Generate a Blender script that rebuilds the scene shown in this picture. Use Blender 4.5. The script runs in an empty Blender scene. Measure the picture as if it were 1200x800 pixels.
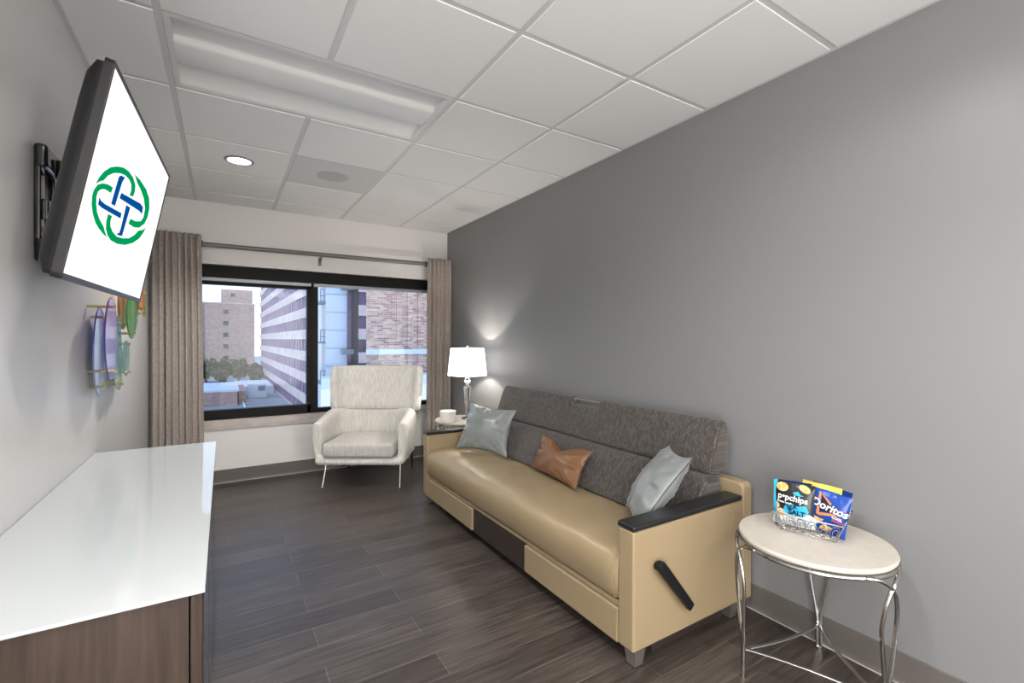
import bpy, bmesh, math, random
from mathutils import Vector, Matrix, Euler
from mathutils import noise as mnoise
from mathutils.geometry import tessellate_polygon
random.seed(7)
S = bpy.context.scene
COL = S.collection
rad = math.radians

# ------------------------------------------------------------------ camera
cam_d = bpy.data.cameras.new('camera'); cam = bpy.data.objects.new('camera', cam_d); COL.objects.link(cam)
YAW, PITCH, ROLL = .5551, -.0031, .0027
fw = Vector((math.sin(YAW)*math.cos(PITCH), math.cos(YAW)*math.cos(PITCH), math.sin(PITCH)))
rt = Vector((math.cos(YAW), -math.sin(YAW), 0)); up = rt.cross(fw)
r2 = rt*math.cos(ROLL)+up*math.sin(ROLL); u2 = -rt*math.sin(ROLL)+up*math.cos(ROLL)
m = Matrix((r2, u2, -fw)).transposed().to_4x4(); m.translation = Vector((0, 0, 1.30))
cam.matrix_world = m
cam_d.sensor_width = 36; cam_d.lens = 545.0/1200*36; cam_d.clip_start = .02; cam_d.clip_end = 2000
S.camera = cam

# ------------------------------------------------------------------ world, lights, exposure
S.view_settings.view_transform = 'Standard'; S.view_settings.look = 'None'
S.view_settings.gamma = 1; S.view_settings.use_curve_mapping = False
S.view_settings.exposure = 0.22
W = bpy.data.worlds.new('world'); S.world = W; W.use_nodes = True
wn = W.node_tree.nodes; wl = W.node_tree.links; wn.clear()
wo = wn.new('ShaderNodeOutputWorld'); wb = wn.new('ShaderNodeBackground')
tc = wn.new('ShaderNodeTexCoord'); sx = wn.new('ShaderNodeSeparateXYZ'); cr = wn.new('ShaderNodeValToRGB')
wl.new(tc.outputs['Generated'], sx.inputs[0]); wl.new(sx.outputs['Z'], cr.inputs[0])
cr.color_ramp.elements[0].position = 0.0; cr.color_ramp.elements[0].color = (.86, .92, 1.0, 1)
cr.color_ramp.elements[1].position = .6; cr.color_ramp.elements[1].color = (.42, .62, 1.0, 1)
e = cr.color_ramp.elements.new(.12); e.color = (.74, .86, 1.0, 1)
wl.new(cr.outputs[0], wb.inputs[0]); wl.new(wb.outputs[0], wo.inputs[0]); wb.inputs[1].default_value = 1.4

def light(name, kind, loc, energy, color=(1, 1, 1), target=None, **kw):
    d = bpy.data.lights.new(name, kind); d.energy = energy; d.color = color
    for k, v in kw.items(): setattr(d, k, v)
    o = bpy.data.objects.new(name, d); COL.objects.link(o); o.location = loc
    if target is not None:
        o.rotation_euler = (Vector(target)-Vector(loc)).to_track_quat('-Z', 'Y').to_euler()
    return o
WARM = (1, .98, .955); XL_ = -.53
# unseen area fills added behind the camera to brighten ceiling and walls
light('added_fill_light', 'AREA', (XL_+.0-.03, -1.12, 1.07), 92, (1, .98, .96), target=(3, -1.12, 1.07), shape='RECTANGLE', size=1.3, size_y=2.0)
light('added_fill_light', 'AREA', (2.194+.03, -4.05, 1.07), 320, (1, .98, .96), target=(-3, -4.05, 1.07), shape='RECTANGLE', size=.88, size_y=2.0)  # second added fill, aimed at the left wall
# downlights (one in view, one inferred from a shadow), then added fill spots
light('downlight_and_fill', 'SPOT', (.09, 3.70, 2.505), 105, WARM, target=(.09, 3.70, 0), spot_size=rad(130), spot_blend=.6, shadow_soft_size=.07)
light('downlight_and_fill', 'SPOT', (.09, .65, 2.505), 115, WARM, target=(.09, .65, 0), spot_size=rad(150), spot_blend=.5, shadow_soft_size=.07)
light('downlight_and_fill', 'SPOT', (1.0, -1.0, 2.505), 90, WARM, target=(1.0, -1.0, 0), spot_size=rad(160), spot_blend=.5, shadow_soft_size=.07)  # added spot behind the camera, no known fitting

light('downlight_and_fill', 'SPOT', (1.31, .65, 2.505), 22, WARM, target=(1.31, .65, 0), spot_size=rad(160), spot_blend=.5, shadow_soft_size=.07)  # added out-of-view spot to lift the left wall
light('downlight_and_fill', 'SPOT', (.9, -3.0, 2.505), 90, WARM, target=(.9, -3.0, 0), spot_size=rad(160), spot_blend=.5, shadow_soft_size=.07)  # another added spot, deep behind the camera, for more fill

# ------------------------------------------------------------------ materials
MATS = {}
def mat(name, col=(.5, .5, .5), rough=.5, metal=0, spec=.5, trans=0, ior=1.45, emit=None, estr=0, coat=0, sheen=0, alpha=1):
    m = bpy.data.materials.new(name); m.use_nodes = True
    b = m.node_tree.nodes['Principled BSDF']
    b.inputs['Base Color'].default_value = (*col, 1); b.inputs['Roughness'].default_value = rough
    b.inputs['Metallic'].default_value = metal; b.inputs['Specular IOR Level'].default_value = spec
    b.inputs['Transmission Weight'].default_value = trans; b.inputs['IOR'].default_value = ior
    b.inputs['Coat Weight'].default_value = coat; b.inputs['Sheen Weight'].default_value = sheen
    if emit: b.inputs['Emission Color'].default_value = (*emit, 1); b.inputs['Emission Strength'].default_value = estr
    MATS[name] = m; return m
def nt(m): return m.node_tree.nodes, m.node_tree.links, m.node_tree.nodes['Principled BSDF']
def coords(m, scale=(1, 1, 1), rot=(0, 0, 0), space='Object'):
    n, l, b = nt(m); t = n.new('ShaderNodeTexCoord'); mp = n.new('ShaderNodeMapping')
    mp.inputs['Scale'].default_value = scale; mp.inputs['Rotation'].default_value = rot
    l.new(t.outputs[space], mp.inputs[0]); return mp
def noisecol(m, c1, c2, scale=5, stretch=(1, 1, 1), detail=4, lo=.35, hi=.65, bump=0, dist=.01, rot=(0, 0, 0)):
    n, l, b = nt(m); mp = coords(m, stretch, rot); t = n.new('ShaderNodeTexNoise')
    t.inputs['Scale'].default_value = scale; t.inputs['Detail'].default_value = detail
    l.new(mp.outputs[0], t.inputs['Vector']); r = n.new('ShaderNodeValToRGB')
    r.color_ramp.elements[0].position = lo; r.color_ramp.elements[0].color = (*c1, 1)
    r.color_ramp.elements[1].position = hi; r.color_ramp.elements[1].color = (*c2, 1)
    l.new(t.outputs['Fac'], r.inputs[0]); l.new(r.outputs[0], b.inputs['Base Color'])
    if bump:
        bp = n.new('ShaderNodeBump'); bp.inputs['Strength'].default_value = bump; bp.inputs['Distance'].default_value = dist
        l.new(t.outputs['Fac'], bp.inputs['Height']); l.new(bp.outputs[0], b.inputs['Normal'])
    return m
def addbump(m, scale, strength, dist=.002, stretch=(1, 1, 1)):
    n, l, b = nt(m); mp = coords(m, stretch); t = n.new('ShaderNodeTexNoise'); t.inputs['Scale'].default_value = scale
    t.inputs['Detail'].default_value = 3
    l.new(mp.outputs[0], t.inputs['Vector']); bp = n.new('ShaderNodeBump')
    bp.inputs['Strength'].default_value = strength; bp.inputs['Distance'].default_value = dist
    l.new(t.outputs['Fac'], bp.inputs['Height']); l.new(bp.outputs[0], b.inputs['Normal']); return m

M_ceiling = addbump(mat('ceiling_tile', (.83, .83, .825), .9), 160, .25, .001)
M_grid = mat('ceiling_tbar', (.64, .64, .63), .5)
M_wallL = addbump(mat('paint_pale', (.60, .59, .575), .34, spec=.5), 120, .05, .001)
M_wallF = addbump(mat('paint_cream', (.74, .715, .69), .45), 120, .05, .001)
M_wallR = addbump(mat('paint_grey', (.205, .205, .205), .42), 140, .12, .001)
M_trim = mat('trim_white', (.66, .65, .63), .5)
M_base = mat('baseboard_taupe', (.12, .108, .098), .45)
M_black = mat('black_frame', (.008, .007, .007), .5, spec=.2)
M_blackp = mat('black_plastic', (.008, .008, .009), .42, spec=.3)
M_gloss = mat('black_gloss', (.01, .01, .01), .12, coat=.4)
M_greyp = mat('grey_aluminium', (.32, .33, .35), .4, metal=.4)
M_chrome = mat('chrome', (.48, .47, .455), .14, metal=1)
M_nickel = mat('brushed_nickel', (.42, .39, .35), .35, metal=.85)
M_rod = mat('pewter_rod', (.17, .165, .16), .42, metal=.3)
M_brass = mat('brass', (.75, .58, .28), .22, metal=1)
M_sill = noisecol(mat('sill_beige', (.5, .46, .42), .4), (.40, .36, .33), (.50, .46, .43), 8)

# floor planks
M_floor = mat('plank_floor', (.08, .07, .065), .33)
def floor_mat():
    n, l, b = nt(M_floor)
    mp = coords(M_floor); mp.inputs['Location'].default_value = (.35, -.042, 0)
    br = n.new('ShaderNodeTexBrick'); br.offset = .37; br.squash = 1
    br.inputs['Color1'].default_value = (.046, .037, .032, 1); br.inputs['Color2'].default_value = (.074, .061, .053, 1)
    br.inputs['Mortar'].default_value = (.15, .125, .11, 1); br.inputs['Scale'].default_value = 1  # seams paler than the planks: light caught on bevels, put into the colour
    br.inputs['Mortar Size'].default_value = .0013; br.inputs['Mortar Smooth'].default_value = .2
    br.inputs['Brick Width'].default_value = 1.1; br.inputs['Row Height'].default_value = .147; br.inputs['Bias'].default_value = 0
    l.new(mp.outputs[0], br.inputs['Vector'])
    mg = coords(M_floor, (1.6, 26, 1)); g = n.new('ShaderNodeTexNoise'); g.inputs['Scale'].default_value = 2.2; g.inputs['Detail'].default_value = 7
    g.inputs['Distortion'].default_value = .6
    l.new(mg.outputs[0], g.inputs['Vector'])
    r = n.new('ShaderNodeValToRGB'); r.color_ramp.elements[0].position = .3; r.color_ramp.elements[0].color = (.55, .54, .53, 1)
    r.color_ramp.elements[1].position = .72; r.color_ramp.elements[1].color = (1.5, 1.48, 1.46, 1); l.new(g.outputs['Fac'], r.inputs[0])
    mx = n.new('ShaderNodeMix'); mx.data_type = 'RGBA'; mx.blend_type = 'MULTIPLY'; mx.inputs['Factor'].default_value = 1
    l.new(br.outputs['Color'], mx.inputs['A']); l.new(r.outputs[0], mx.inputs['B']); l.new(mx.outputs['Result'], b.inputs['Base Color'])
    rr = n.new('ShaderNodeMapRange'); rr.inputs['To Min'].default_value = .27; rr.inputs['To Max'].default_value = .45
    l.new(g.outputs['Fac'], rr.inputs['Value']); l.new(rr.outputs[0], b.inputs['Roughness'])
    bp = n.new('ShaderNodeBump'); bp.inputs['Strength'].default_value = .25; bp.inputs['Distance'].default_value = .002
    l.new(g.outputs['Fac'], bp.inputs['Height']); l.new(bp.outputs[0], b.inputs['Normal'])
floor_mat()

M_walnut = noisecol(mat('walnut_laminate', (.1, .07, .05), .4), (.026, .016, .011), (.062, .041, .030), 3, (22, 22, 1.2), 6, .3, .7, .15, .001)
M_cglass = mat('white_back_painted_glass', (.50, .525, .53), .04)
M_cedge = mat('glass_edge', (.62, .78, .74), .1)
M_dglass = mat('smoked_glass_door', (.035, .03, .027), .07, coat=.6)
M_vinyl = addbump(mat('sand_vinyl', (.310, .235, .138), .33), 260, .12, .001)
M_vinyl2 = mat('dark_laminate', (.035, .025, .02), .3)
M_armpad = mat('black_armrest', (.014, .014, .015), .3)
def sofa_fabric():
    m = mat('charcoal_ribbed_fabric', (.1, .09, .085), .8, sheen=.2); n, l, b = nt(m)
    mp = coords(m, (1, 1, 1), (0, rad(90), 0)) ; mp.inputs['Rotation'].default_value = (0, 0, 0)
    sp = n.new('ShaderNodeSeparateXYZ'); cb_ = n.new('ShaderNodeCombineXYZ'); l.new(mp.outputs[0], sp.inputs[0])
    l.new(sp.outputs['Z'], cb_.inputs['X']); l.new(sp.outputs['Y'], cb_.inputs['Y'])
    t = n.new('ShaderNodeTexBrick'); t.inputs['Scale'].default_value = 1; t.inputs['Brick Width'].default_value = .021; t.inputs['Row Height'].default_value = .0115
    t.inputs['Mortar Size'].default_value = .0022; t.inputs['Mortar Smooth'].default_value = .6; t.inputs['Color1'].default_value = (.040, .033, .028, 1)
    t.inputs['Color2'].default_value = (.104, .087, .075, 1); t.inputs['Mortar'].default_value = (.030, .025, .022, 1)
    l.new(cb_.outputs[0], t.inputs['Vector']); l.new(t.outputs['Color'], b.inputs['Base Color'])
    bp = n.new('ShaderNodeBump'); bp.inputs['Strength'].default_value = .5; bp.inputs['Distance'].default_value = .004
    bp.invert = True; l.new(t.outputs['Fac'], bp.inputs['Height']); l.new(bp.outputs[0], b.inputs['Normal']); return m
M_sofafab = sofa_fabric()
M_satin = mat('grey_satin', (.18, .196, .19), .32, sheen=.2); addbump(M_satin, 9, .3, .006)
M_piping = mat('dark_piping', (.05, .055, .055), .5)
M_tan = addbump(mat('tan_leather', (.17, .080, .036), .38), 8, .4, .012)
M_chair = noisecol(mat('oatmeal_chenille', (.6, .57, .52), .85, sheen=.25), (.53, .51, .47), (.72, .70, .655), 9, (9, 9, 1.3), 5, .3, .7, .25, .002)
M_curtain = noisecol(mat('taupe_linen', (.3, .25, .22), .85, sheen=.2), (.26, .22, .19), (.43, .375, .335), 60, (1.5, 1.5, 1), 5, .3, .7, .3, .002)
M_stone = noisecol(mat('cream_stone_top', (.62, .56, .48), .3), (.52, .475, .41), (.58, .53, .46), 30, lo=.3, hi=.7)
M_crystal = mat('crystal', (1, 1, 1), .02, trans=1, ior=1.5)
def shade_mat():
    m = mat('lamp_shade_linen', (.9, .88, .85), .8, emit=(1, .97, .93), estr=2.6); return m
M_shade = shade_mat()
M_white = mat('white_gloss', (.82, .80, .77), .35)
M_screen = mat('tv_screen', (0, 0, 0), .25, emit=(1, 1, 1), estr=1.0)
M_green = mat('emblem_green', (0, 0, 0), .6, spec=0, emit=(.0, .30, .09), estr=1.0)
M_blue = mat('emblem_blue', (0, 0, 0), .6, spec=0, emit=(.001, .07, .27), estr=1.0)
M_led = mat('downlight_lens', (1, 1, 1), .3, emit=(1, .98, .95), estr=6)

def pane_mat():
    m = bpy.data.materials.new('window_glass'); m.use_nodes = True; n = m.node_tree.nodes; l = m.node_tree.links; n.clear()
    o = n.new('ShaderNodeOutputMaterial'); mx = n.new('ShaderNodeMixShader'); t = n.new('ShaderNodeBsdfTransparent'); g = n.new('ShaderNodeBsdfGlossy')
    f = n.new('ShaderNodeFresnel'); f.inputs[0].default_value = 1.5; g.inputs['Roughness'].default_value = 0.0
    t.inputs[0].default_value = (.96, .98, 1, 1)
    l.new(f.outputs[0], mx.inputs[0]); l.new(t.outputs[0], mx.inputs[1]); l.new(g.outputs[0], mx.inputs[2]); l.new(mx.outputs[0], o.inputs[0])
    return m
M_pane = pane_mat()

# ------------------------------------------------------------------ mesh helpers
def nb(): return bmesh.new()
def box(bm, x0, x1, y0, y1, z0, z1, bevel=0, seg=2, M=None):
    vs = [bm.verts.new((x, y, z)) for x in (x0, x1) for y in (y0, y1) for z in (z0, z1)]
    fs = [(0, 1, 3, 2), (4, 6, 7, 5), (0, 4, 5, 1), (2, 3, 7, 6), (0, 2, 6, 4), (1, 5, 7, 3)]
    F = [bm.faces.new([vs[i] for i in f]) for f in fs]
    new = vs
    if bevel:
        es = list({e for f in F for e in f.edges})
        r = bmesh.ops.bevel(bm, geom=es, offset=bevel, segments=seg, profile=.5, affect='EDGES')
        new = list({v for f in r['faces'] for v in f.verts} | {v for v in vs if v.is_valid})
    if M is not None:
        for v in new: v.co = M @ v.co
    return new
def prism(bm, pts, axis, a, b, bevel=0, seg=2):
    """pts: outline in the two other axes (cyclic order x,y,z minus axis), extruded from a to b."""
    def mk(p, t):
        c = {'x': (t, p[0], p[1]), 'y': (p[0], t, p[1]), 'z': (p[0], p[1], t)}[axis]; return bm.verts.new(c)
    A = [mk(p, a) for p in pts]; B = [mk(p, b) for p in pts]; n = len(pts)
    F = [bm.faces.new(A[::-1]), bm.faces.new(B)] + [bm.faces.new((A[i], A[(i+1) % n], B[(i+1) % n], B[i])) for i in range(n)]
    bmesh.ops.recalc_face_normals(bm, faces=F)
    if bevel:
        es = list({e for f in F[:2] for e in f.edges})
        bmesh.ops.bevel(bm, geom=es, offset=bevel, segments=seg, profile=.5, affect='EDGES')
def tube(bm, path, r, n=10, cap=True, closed=False, flat=None):
    P = [Vector(p) for p in path]; N = len(P); rings = []
    prev = None
    for i, p in enumerate(P):
        if closed: t = (P[(i+1) % N]-P[i-1]).normalized()
        else: t = (P[min(i+1, N-1)]-P[max(i-1, 0)]).normalized()
        if prev is None:
            a = Vector((0, 0, 1)) if abs(t.z) < .9 else Vector((1, 0, 0)); u = t.cross(a).normalized()
        else: u = (prev - t*prev.dot(t)).normalized()
        prev = u; v = t.cross(u)
        rr = r[i] if isinstance(r, (list, tuple)) else r
        ku, kv = flat or (1, 1)
        rings.append([bm.verts.new(p+u*rr*ku*math.cos(2*math.pi*k/n)+v*rr*kv*math.sin(2*math.pi*k/n)) for k in range(n)])
    M_ = N if closed else N-1
    for i in range(M_):
        A, B = rings[i], rings[(i+1) % N]
        if closed and i == N-1:
            # match rotation of the last ring
            k0 = min(range(n), key=lambda k: (A[0].co-B[k].co).length); B = B[k0:]+B[:k0]
        for k in range(n): bm.faces.new((A[k], A[(k+1) % n], B[(k+1) % n], B[k]))
    if cap and not closed: bm.faces.new(rings[0][::-1]); bm.faces.new(rings[-1])
def lathe(bm, prof, c=(0, 0), n=32, ang0=0):
    rings = []
    for r, z in prof:
        if r < 1e-6: rings.append([bm.verts.new((c[0], c[1], z))])
        else: rings.append([bm.verts.new((c[0]+r*math.cos(ang0+2*math.pi*k/n), c[1]+r*math.sin(ang0+2*math.pi*k/n), z)) for k in range(n)])
    for A, B in zip(rings, rings[1:]):
        for k in range(n):
            k2 = (k+1) % n
            if len(A) == 1 and len(B) == 1: continue
            if len(A) == 1: bm.faces.new((A[0], B[k2], B[k]))
            elif len(B) == 1: bm.faces.new((A[k], A[k2], B[0]))
            else: bm.faces.new((A[k], A[k2], B[k2], B[k]))
def grid(bm, nu, nv, fn):
    V = [[bm.verts.new(fn(i/nu, j/nv)) for j in range(nv+1)] for i in range(nu+1)]
    for i in range(nu):
        for j in range(nv): bm.faces.new((V[i][j], V[i+1][j], V[i+1][j+1], V[i][j+1]))
    return V
def smooth_path(pts, n=6, closed=False):
    P = [Vector(p) for p in pts]; out = []; N = len(P)
    for i in range(N if closed else N-1):
        if closed: p0, p1, p2, p3 = P[i-1], P[i], P[(i+1) % N], P[(i+2) % N]
        else: p0, p1, p2, p3 = P[max(i-1, 0)], P[i], P[i+1], P[min(i+2, N-1)]
        for k in range(n):
            t = k/n; out.append(.5*((2*p1)+(p2-p0)*t+(2*p0-5*p1+4*p2-p3)*t*t+(3*p1-p0-3*p2+p3)*t**3))
    if not closed: out.append(P[-1])
    return out

WM = {}
def obj(name, bm, material, parent=None, world=True, smooth=35, kind=None, recalc=True):
    if recalc: bmesh.ops.recalc_face_normals(bm, faces=bm.faces)
    if parent is not None and world:
        inv = WM[parent.name].inverted()
        for v in bm.verts: v.co = inv @ v.co
    me = bpy.data.meshes.new(name); bm.to_mesh(me); bm.free()
    if smooth:
        for p in me.polygons: p.use_smooth = True
        me.set_sharp_from_angle(angle=rad(smooth))
    me.materials.append(material)
    o = bpy.data.objects.new(name, me); COL.objects.link(o)
    if smooth and smooth <= 45:
        wn_ = o.modifiers.new('wn', 'WEIGHTED_NORMAL'); wn_.keep_sharp = True; wn_.weight = 100
    if parent is not None: o.parent = parent; WM[o.name] = WM[parent.name].copy()
    else: WM[o.name] = Matrix.Identity(4)
    if kind: o['kind'] = kind
    return o
def tag(o, label, cat, group=None, kind=None):
    o['label'] = label; o['category'] = cat
    if group: o['group'] = group
    if kind: o['kind'] = kind
    return o
def thing(name, label, cat, loc=(0, 0, 0), rotz=0, group=None, M=None):
    o = bpy.data.objects.new(name, None); COL.objects.link(o)
    o.empty_display_size = .1
    mw = M if M is not None else Matrix.Translation(loc) @ Matrix.Rotation(rotz, 4, 'Z')
    o.matrix_world = mw; WM[o.name] = mw.copy()
    return tag(o, label, cat, group)
def copy_tree(o, parent=None):
    c = o.copy(); COL.objects.link(c)
    if parent is not None: c.parent = parent
    for ch in list(o.children): copy_tree(ch, c)
    return c
def text_mesh(s, size, bold=0, align='CENTER', shear=0, space=1.0):
    cu = bpy.data.curves.new('t', 'FONT'); cu.body = s; cu.size = size; cu.align_x = align; cu.align_y = 'CENTER'
    cu.offset = bold; cu.shear = shear; cu.space_character = space; cu.resolution_u = 4
    o = bpy.data.objects.new('t', cu); COL.objects.link(o)
    bpy.context.view_layer.update()
    me = bpy.data.meshes.new_from_object(o.evaluated_get(bpy.context.evaluated_depsgraph_get()))
    bm = nb(); bm.from_mesh(me); bpy.data.objects.remove(o); bpy.data.curves.remove(cu); bpy.data.meshes.remove(me)
    return bm
def struct(name, bm, m, smooth=0): return obj(name, bm, m, None, smooth=smooth, kind='structure')

# ------------------------------------------------------------------ the room
XL, XR, YB, YF, H = -.53, 2.194, -5.0, 4.96, 2.53
bm = nb(); box(bm, XL-.2, XR+.2, YB-.2, YF+.35, -.12, 0); struct('floor', bm, M_floor)
bm = nb(); box(bm, XL-.15, XL, -.45, YF+.25, 0, 2.75); box(bm, XL-.15, XL, YB-.15, -1.79, 0, 2.75); box(bm, XL-.15, XL, -1.79, -.45, 2.10, 2.75)
struct('wall_left', bm, M_wallL)      # gap behind the camera is invented, to let the added fill in
bm = nb(); box(bm, XR, XR+.15, -3.6, YF+.25, 0, 2.75); box(bm, XR, XR+.15, YB-.15, -4.5, 0, 2.75); box(bm, XR, XR+.15, -4.5, -3.6, 2.10, 2.75)
struct('wall_right', bm, M_wallR)      # unseen gap made for the second added fill
bm = nb(); box(bm, XL, XR, YB-.15, YB, 0, 2.75)
struct('wall_back', bm, M_wallF)
# window wall
WX0, WX1, WZ0, WZ1 = -.40, 2.06, .50, 1.975
bm = nb()
box(bm, XL, WX0, YF, YF+.25, 0, 2.75); box(bm, WX1, XR, YF, YF+.25, 0, 2.75)
box(bm, WX0, WX1, YF, YF+.25, 0, WZ0); box(bm, WX0, WX1, YF, YF+.25, WZ1, 2.75)
bmesh.ops.remove_doubles(bm, verts=bm.verts, dist=1e-5)
struct('wall_far', bm, M_wallF)

# ceiling: tegular tiles in a T-bar grid
GX0, GY0, GS = -.213, 1.5617, .61
def cell(i, j): return GX0+GS*i, GX0+GS*(i+1), GY0+GS*j, GY0+GS*(j+1)
bm = nb()
for i in range(-1, 4):
    for j in range(-11, 6):
        if j == 1 and i in (0, 1): continue
        if (i, j) == (1, 3): continue
        x0, x1, y0, y1 = cell(i, j); x0 = max(x0, XL+.008); x1 = min(x1, XR-.008); y0 = max(y0, YB); y1 = min(y1, YF-.008)
        if x1-x0 < .03 or y1-y0 < .03: continue
        g = .0145; a0 = x0+(g if x0 > XL+.01 else .012); a1 = x1-(g if x1 < XR-.01 else .012)
        b0 = y0+g; b1 = y1-(g if y1 < YF-.01 else .012)
        vb = [bm.verts.new(p) for p in ((a0, b0, H-.005), (a1, b0, H-.005), (a1, b1, H-.005), (a0, b1, H-.005))]
        k = .004
        vt = [bm.verts.new(p) for p in ((a0-k, b0-k, H+.004), (a1+k, b0-k, H+.004), (a1+k, b1+k, H+.004), (a0-k, b1+k, H+.004))]
        bm.faces.new(vb)
        for q in range(4): bm.faces.new((vb[q], vt[q], vt[(q+1) % 4], vb[(q+1) % 4]))
ceil = struct('ceiling', bm, M_ceiling)
bm = nb()
gw = .0125
for i in range(0, 4):
    x = GX0+GS*i
    if i == 1: box(bm, x-gw, x+gw, YB, GY0+GS, H-.002, H+.03); box(bm, x-gw, x+gw, GY0+2*GS, YF, H-.002, H+.03)
    else: box(bm, x-gw, x+gw, YB, YF, H-.002, H+.03)
for j in range(-10, 6):
    y = GY0+GS*j; box(bm, XL, XR, y-gw, y+gw, H-.0015, H+.03)
# wall angle all round
box(bm, XL, XL+.022, YB, YF, H-.003, H+.03); box(bm, XR-.022, XR, YB, YF, H-.003, H+.03)
box(bm, XL, XR, YF-.022, YF, H-.003, H+.03); box(bm, XL, XR, YB, YB+.022, H-.003, H+.03)
box(bm, XL-.1, XR+.1, YB-.1, YF+.1, H+.12, H+.16)      # deck above the tiles
g = obj('ceiling_grid', bm, M_grid, ceil, smooth=0)

# baseboards: vinyl cove base
def cove(side):
    bm = nb(); h = .118; prof = [(0, 0), (.016, 0), (.016, .003), (.009, .010), (.006, .022), (.006, h-.003), (.003, h), (0, h)]
    if side == 'right': prism(bm, [(XR-p[0], p[1]) for p in prof], 'y', -3.6, YF-.02)
    if side == 'left': prism(bm, [(XL+p[0], p[1]) for p in prof], 'y', -.45, YF-.02)
    if side == 'far': prism(bm, [(YF-p[0], p[1]) for p in prof], 'x', XL, XR)
    return struct('baseboard_'+side, bm, M_base, 30)
for s in ('right', 'left', 'far'): cove(s)
# pale bead where the base meets the planks
bm = nb(); box(bm, XR-.021, XR-.016, -3.6, YF-.02, 0, .004); struct('trim_1', bm, M_sill)
bm = nb(); box(bm, XL, XR, YF-.021, YF-.016, 0, .004); struct('trim_2', bm, M_sill)

# ------------------------------------------------------------------ window
win = thing('window_1', 'wide two-light window with black frame', 'window', ((WX0+WX1)/2, 5.06, WZ0)); win['kind'] = 'structure'
for k in ('label', 'category'):
    del win[k]
FY0, FY1 = 5.03, 5.12
bm = nb()
box(bm, WX0, WX1, FY0, FY1, 1.87, WZ1)                 # head
box(bm, WX0, WX1, FY0+.01, FY1, WZ0+.06, .605)         # sill rail
box(bm, WX0, WX0+.06, FY0, FY1, .56, 1.9); box(bm, WX1-.05, WX1, FY0, FY1, .56, 1.9)
box(bm, .745, .812, FY0, FY1, .56, 1.9, .004)          # mullion
obj('window_frame', bm, M_black, win)
bm = nb()                                               # opening sash on the left
box(bm, WX0+.06, .745, FY0-.008, FY1-.02, .568, .652, .004); box(bm, WX0+.06, .745, FY0-.008, FY1-.02, 1.80, 1.90, .004)
box(bm, .708, .752, FY0-.008, FY1-.02, .575, 1.9, .004); box(bm, WX0+.06, WX0+.14, FY0-.008, FY1-.02, .575, 1.9, .004)
sash = obj('sash', bm, M_black, win)
bm = nb(); box(bm, .722, .736, FY0-.03, FY0-.008, 1.13, 1.27, .004); box(bm, .705, .76, FY0-.022, FY0-.008, .66, .675, .003)
obj('handle', bm, M_blackp, sash)
bm = nb(); box(bm, WX0+.12, .715, 5.075, 5.081, .64, 1.83); obj('pane', bm, M_pane, win, smooth=0)
bm = nb(); box(bm, .805, WX1-.04, 5.085, 5.091, .595, 1.88); obj('pane', bm, M_pane, win, smooth=0)
bm = nb(); box(bm, WX0, WX1, YF-.012, FY0+.01, WZ0-.02, WZ0+.005, .003); box(bm, WX0, WX1, FY0-.03, FY0+.02, WZ0, WZ0+.062, .003)
box(bm, .742, .775, FY0-.034, FY0-.02, WZ0, WZ0+.06)
obj('window_sill', bm, M_sill, win)

sh = thing('roller_shade', 'black roller shade rolled up at the head of the window, two grey hem bars showing', 'window shade', (.83, 4.99, 1.86))
bm = nb(); box(bm, WX0+.004, WX1-.004, 4.985, 5.022, 1.862, 1.952, .004); obj('fascia', bm, M_black, sh)
bm = nb(); box(bm, WX0+.01, .742, 4.995, 5.012, 1.828, 1.861, .004); obj('hem_bar', bm, M_greyp, sh)
bm = nb(); box(bm, .765, WX1-.01, 4.995, 5.012, 1.828, 1.861, .004); obj('hem_bar', bm, M_greyp, sh)

# ------------------------------------------------------------------ troffer, vent, downlight
tr = thing('troffer_light', 'two by four recessed ceiling light with curved white reflector, switched off', 'ceiling light', (GX0+GS, GY0+1.5*GS, H))
x0, x1 = GX0+.014, GX0+2*GS-.014; y0 = GY0+GS+.014; y1 = GY0+2*GS-.014
prof = [(0, 0), (.022, 0), (.05, .022), (.10, .046), (.15, .056), (.175, .050), (.19, .030), (.215, .012), (.29, .004), (.365, .012), (.39, .030), (.405, .050), (.43, .056), (.48, .046), (.53, .022), (.556, 0), (.582, 0)]
bm = nb()
pts = smooth_path([(0, y0+a, H+b*.55) for a, b in prof[1:-1]], 4)
pts = [Vector((0, y0, H))]+pts+[Vector((0, y1, H))]
A = [bm.verts.new((x0+.02, p.y, p.z)) for p in pts]; B = [bm.verts.new((x1-.02, p.y, p.z)) for p in pts]
for i in range(len(pts)-1): bm.faces.new((A[i], A[i+1], B[i+1], B[i]))
obj('reflector', bm, mat('reflector_white', (.78, .78, .77), .38), tr, smooth=50, recalc=False)
bm = nb()
for xa, xb in ((x0, x0+.022), (x1-.022, x1)): box(bm, xa, xb, y0, y1, H-.002, H+.07)
box(bm, x0, x1, y0-.008, y0, H-.002, H+.07); box(bm, x0, x1, y1, y1+.002, H+.004, H+.07)
box(bm, x0, x1, y0, y1, H+.07, H+.08)
obj('housing', bm, mat('troffer_housing', (.72, .72, .71), .4), tr, smooth=0)

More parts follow.
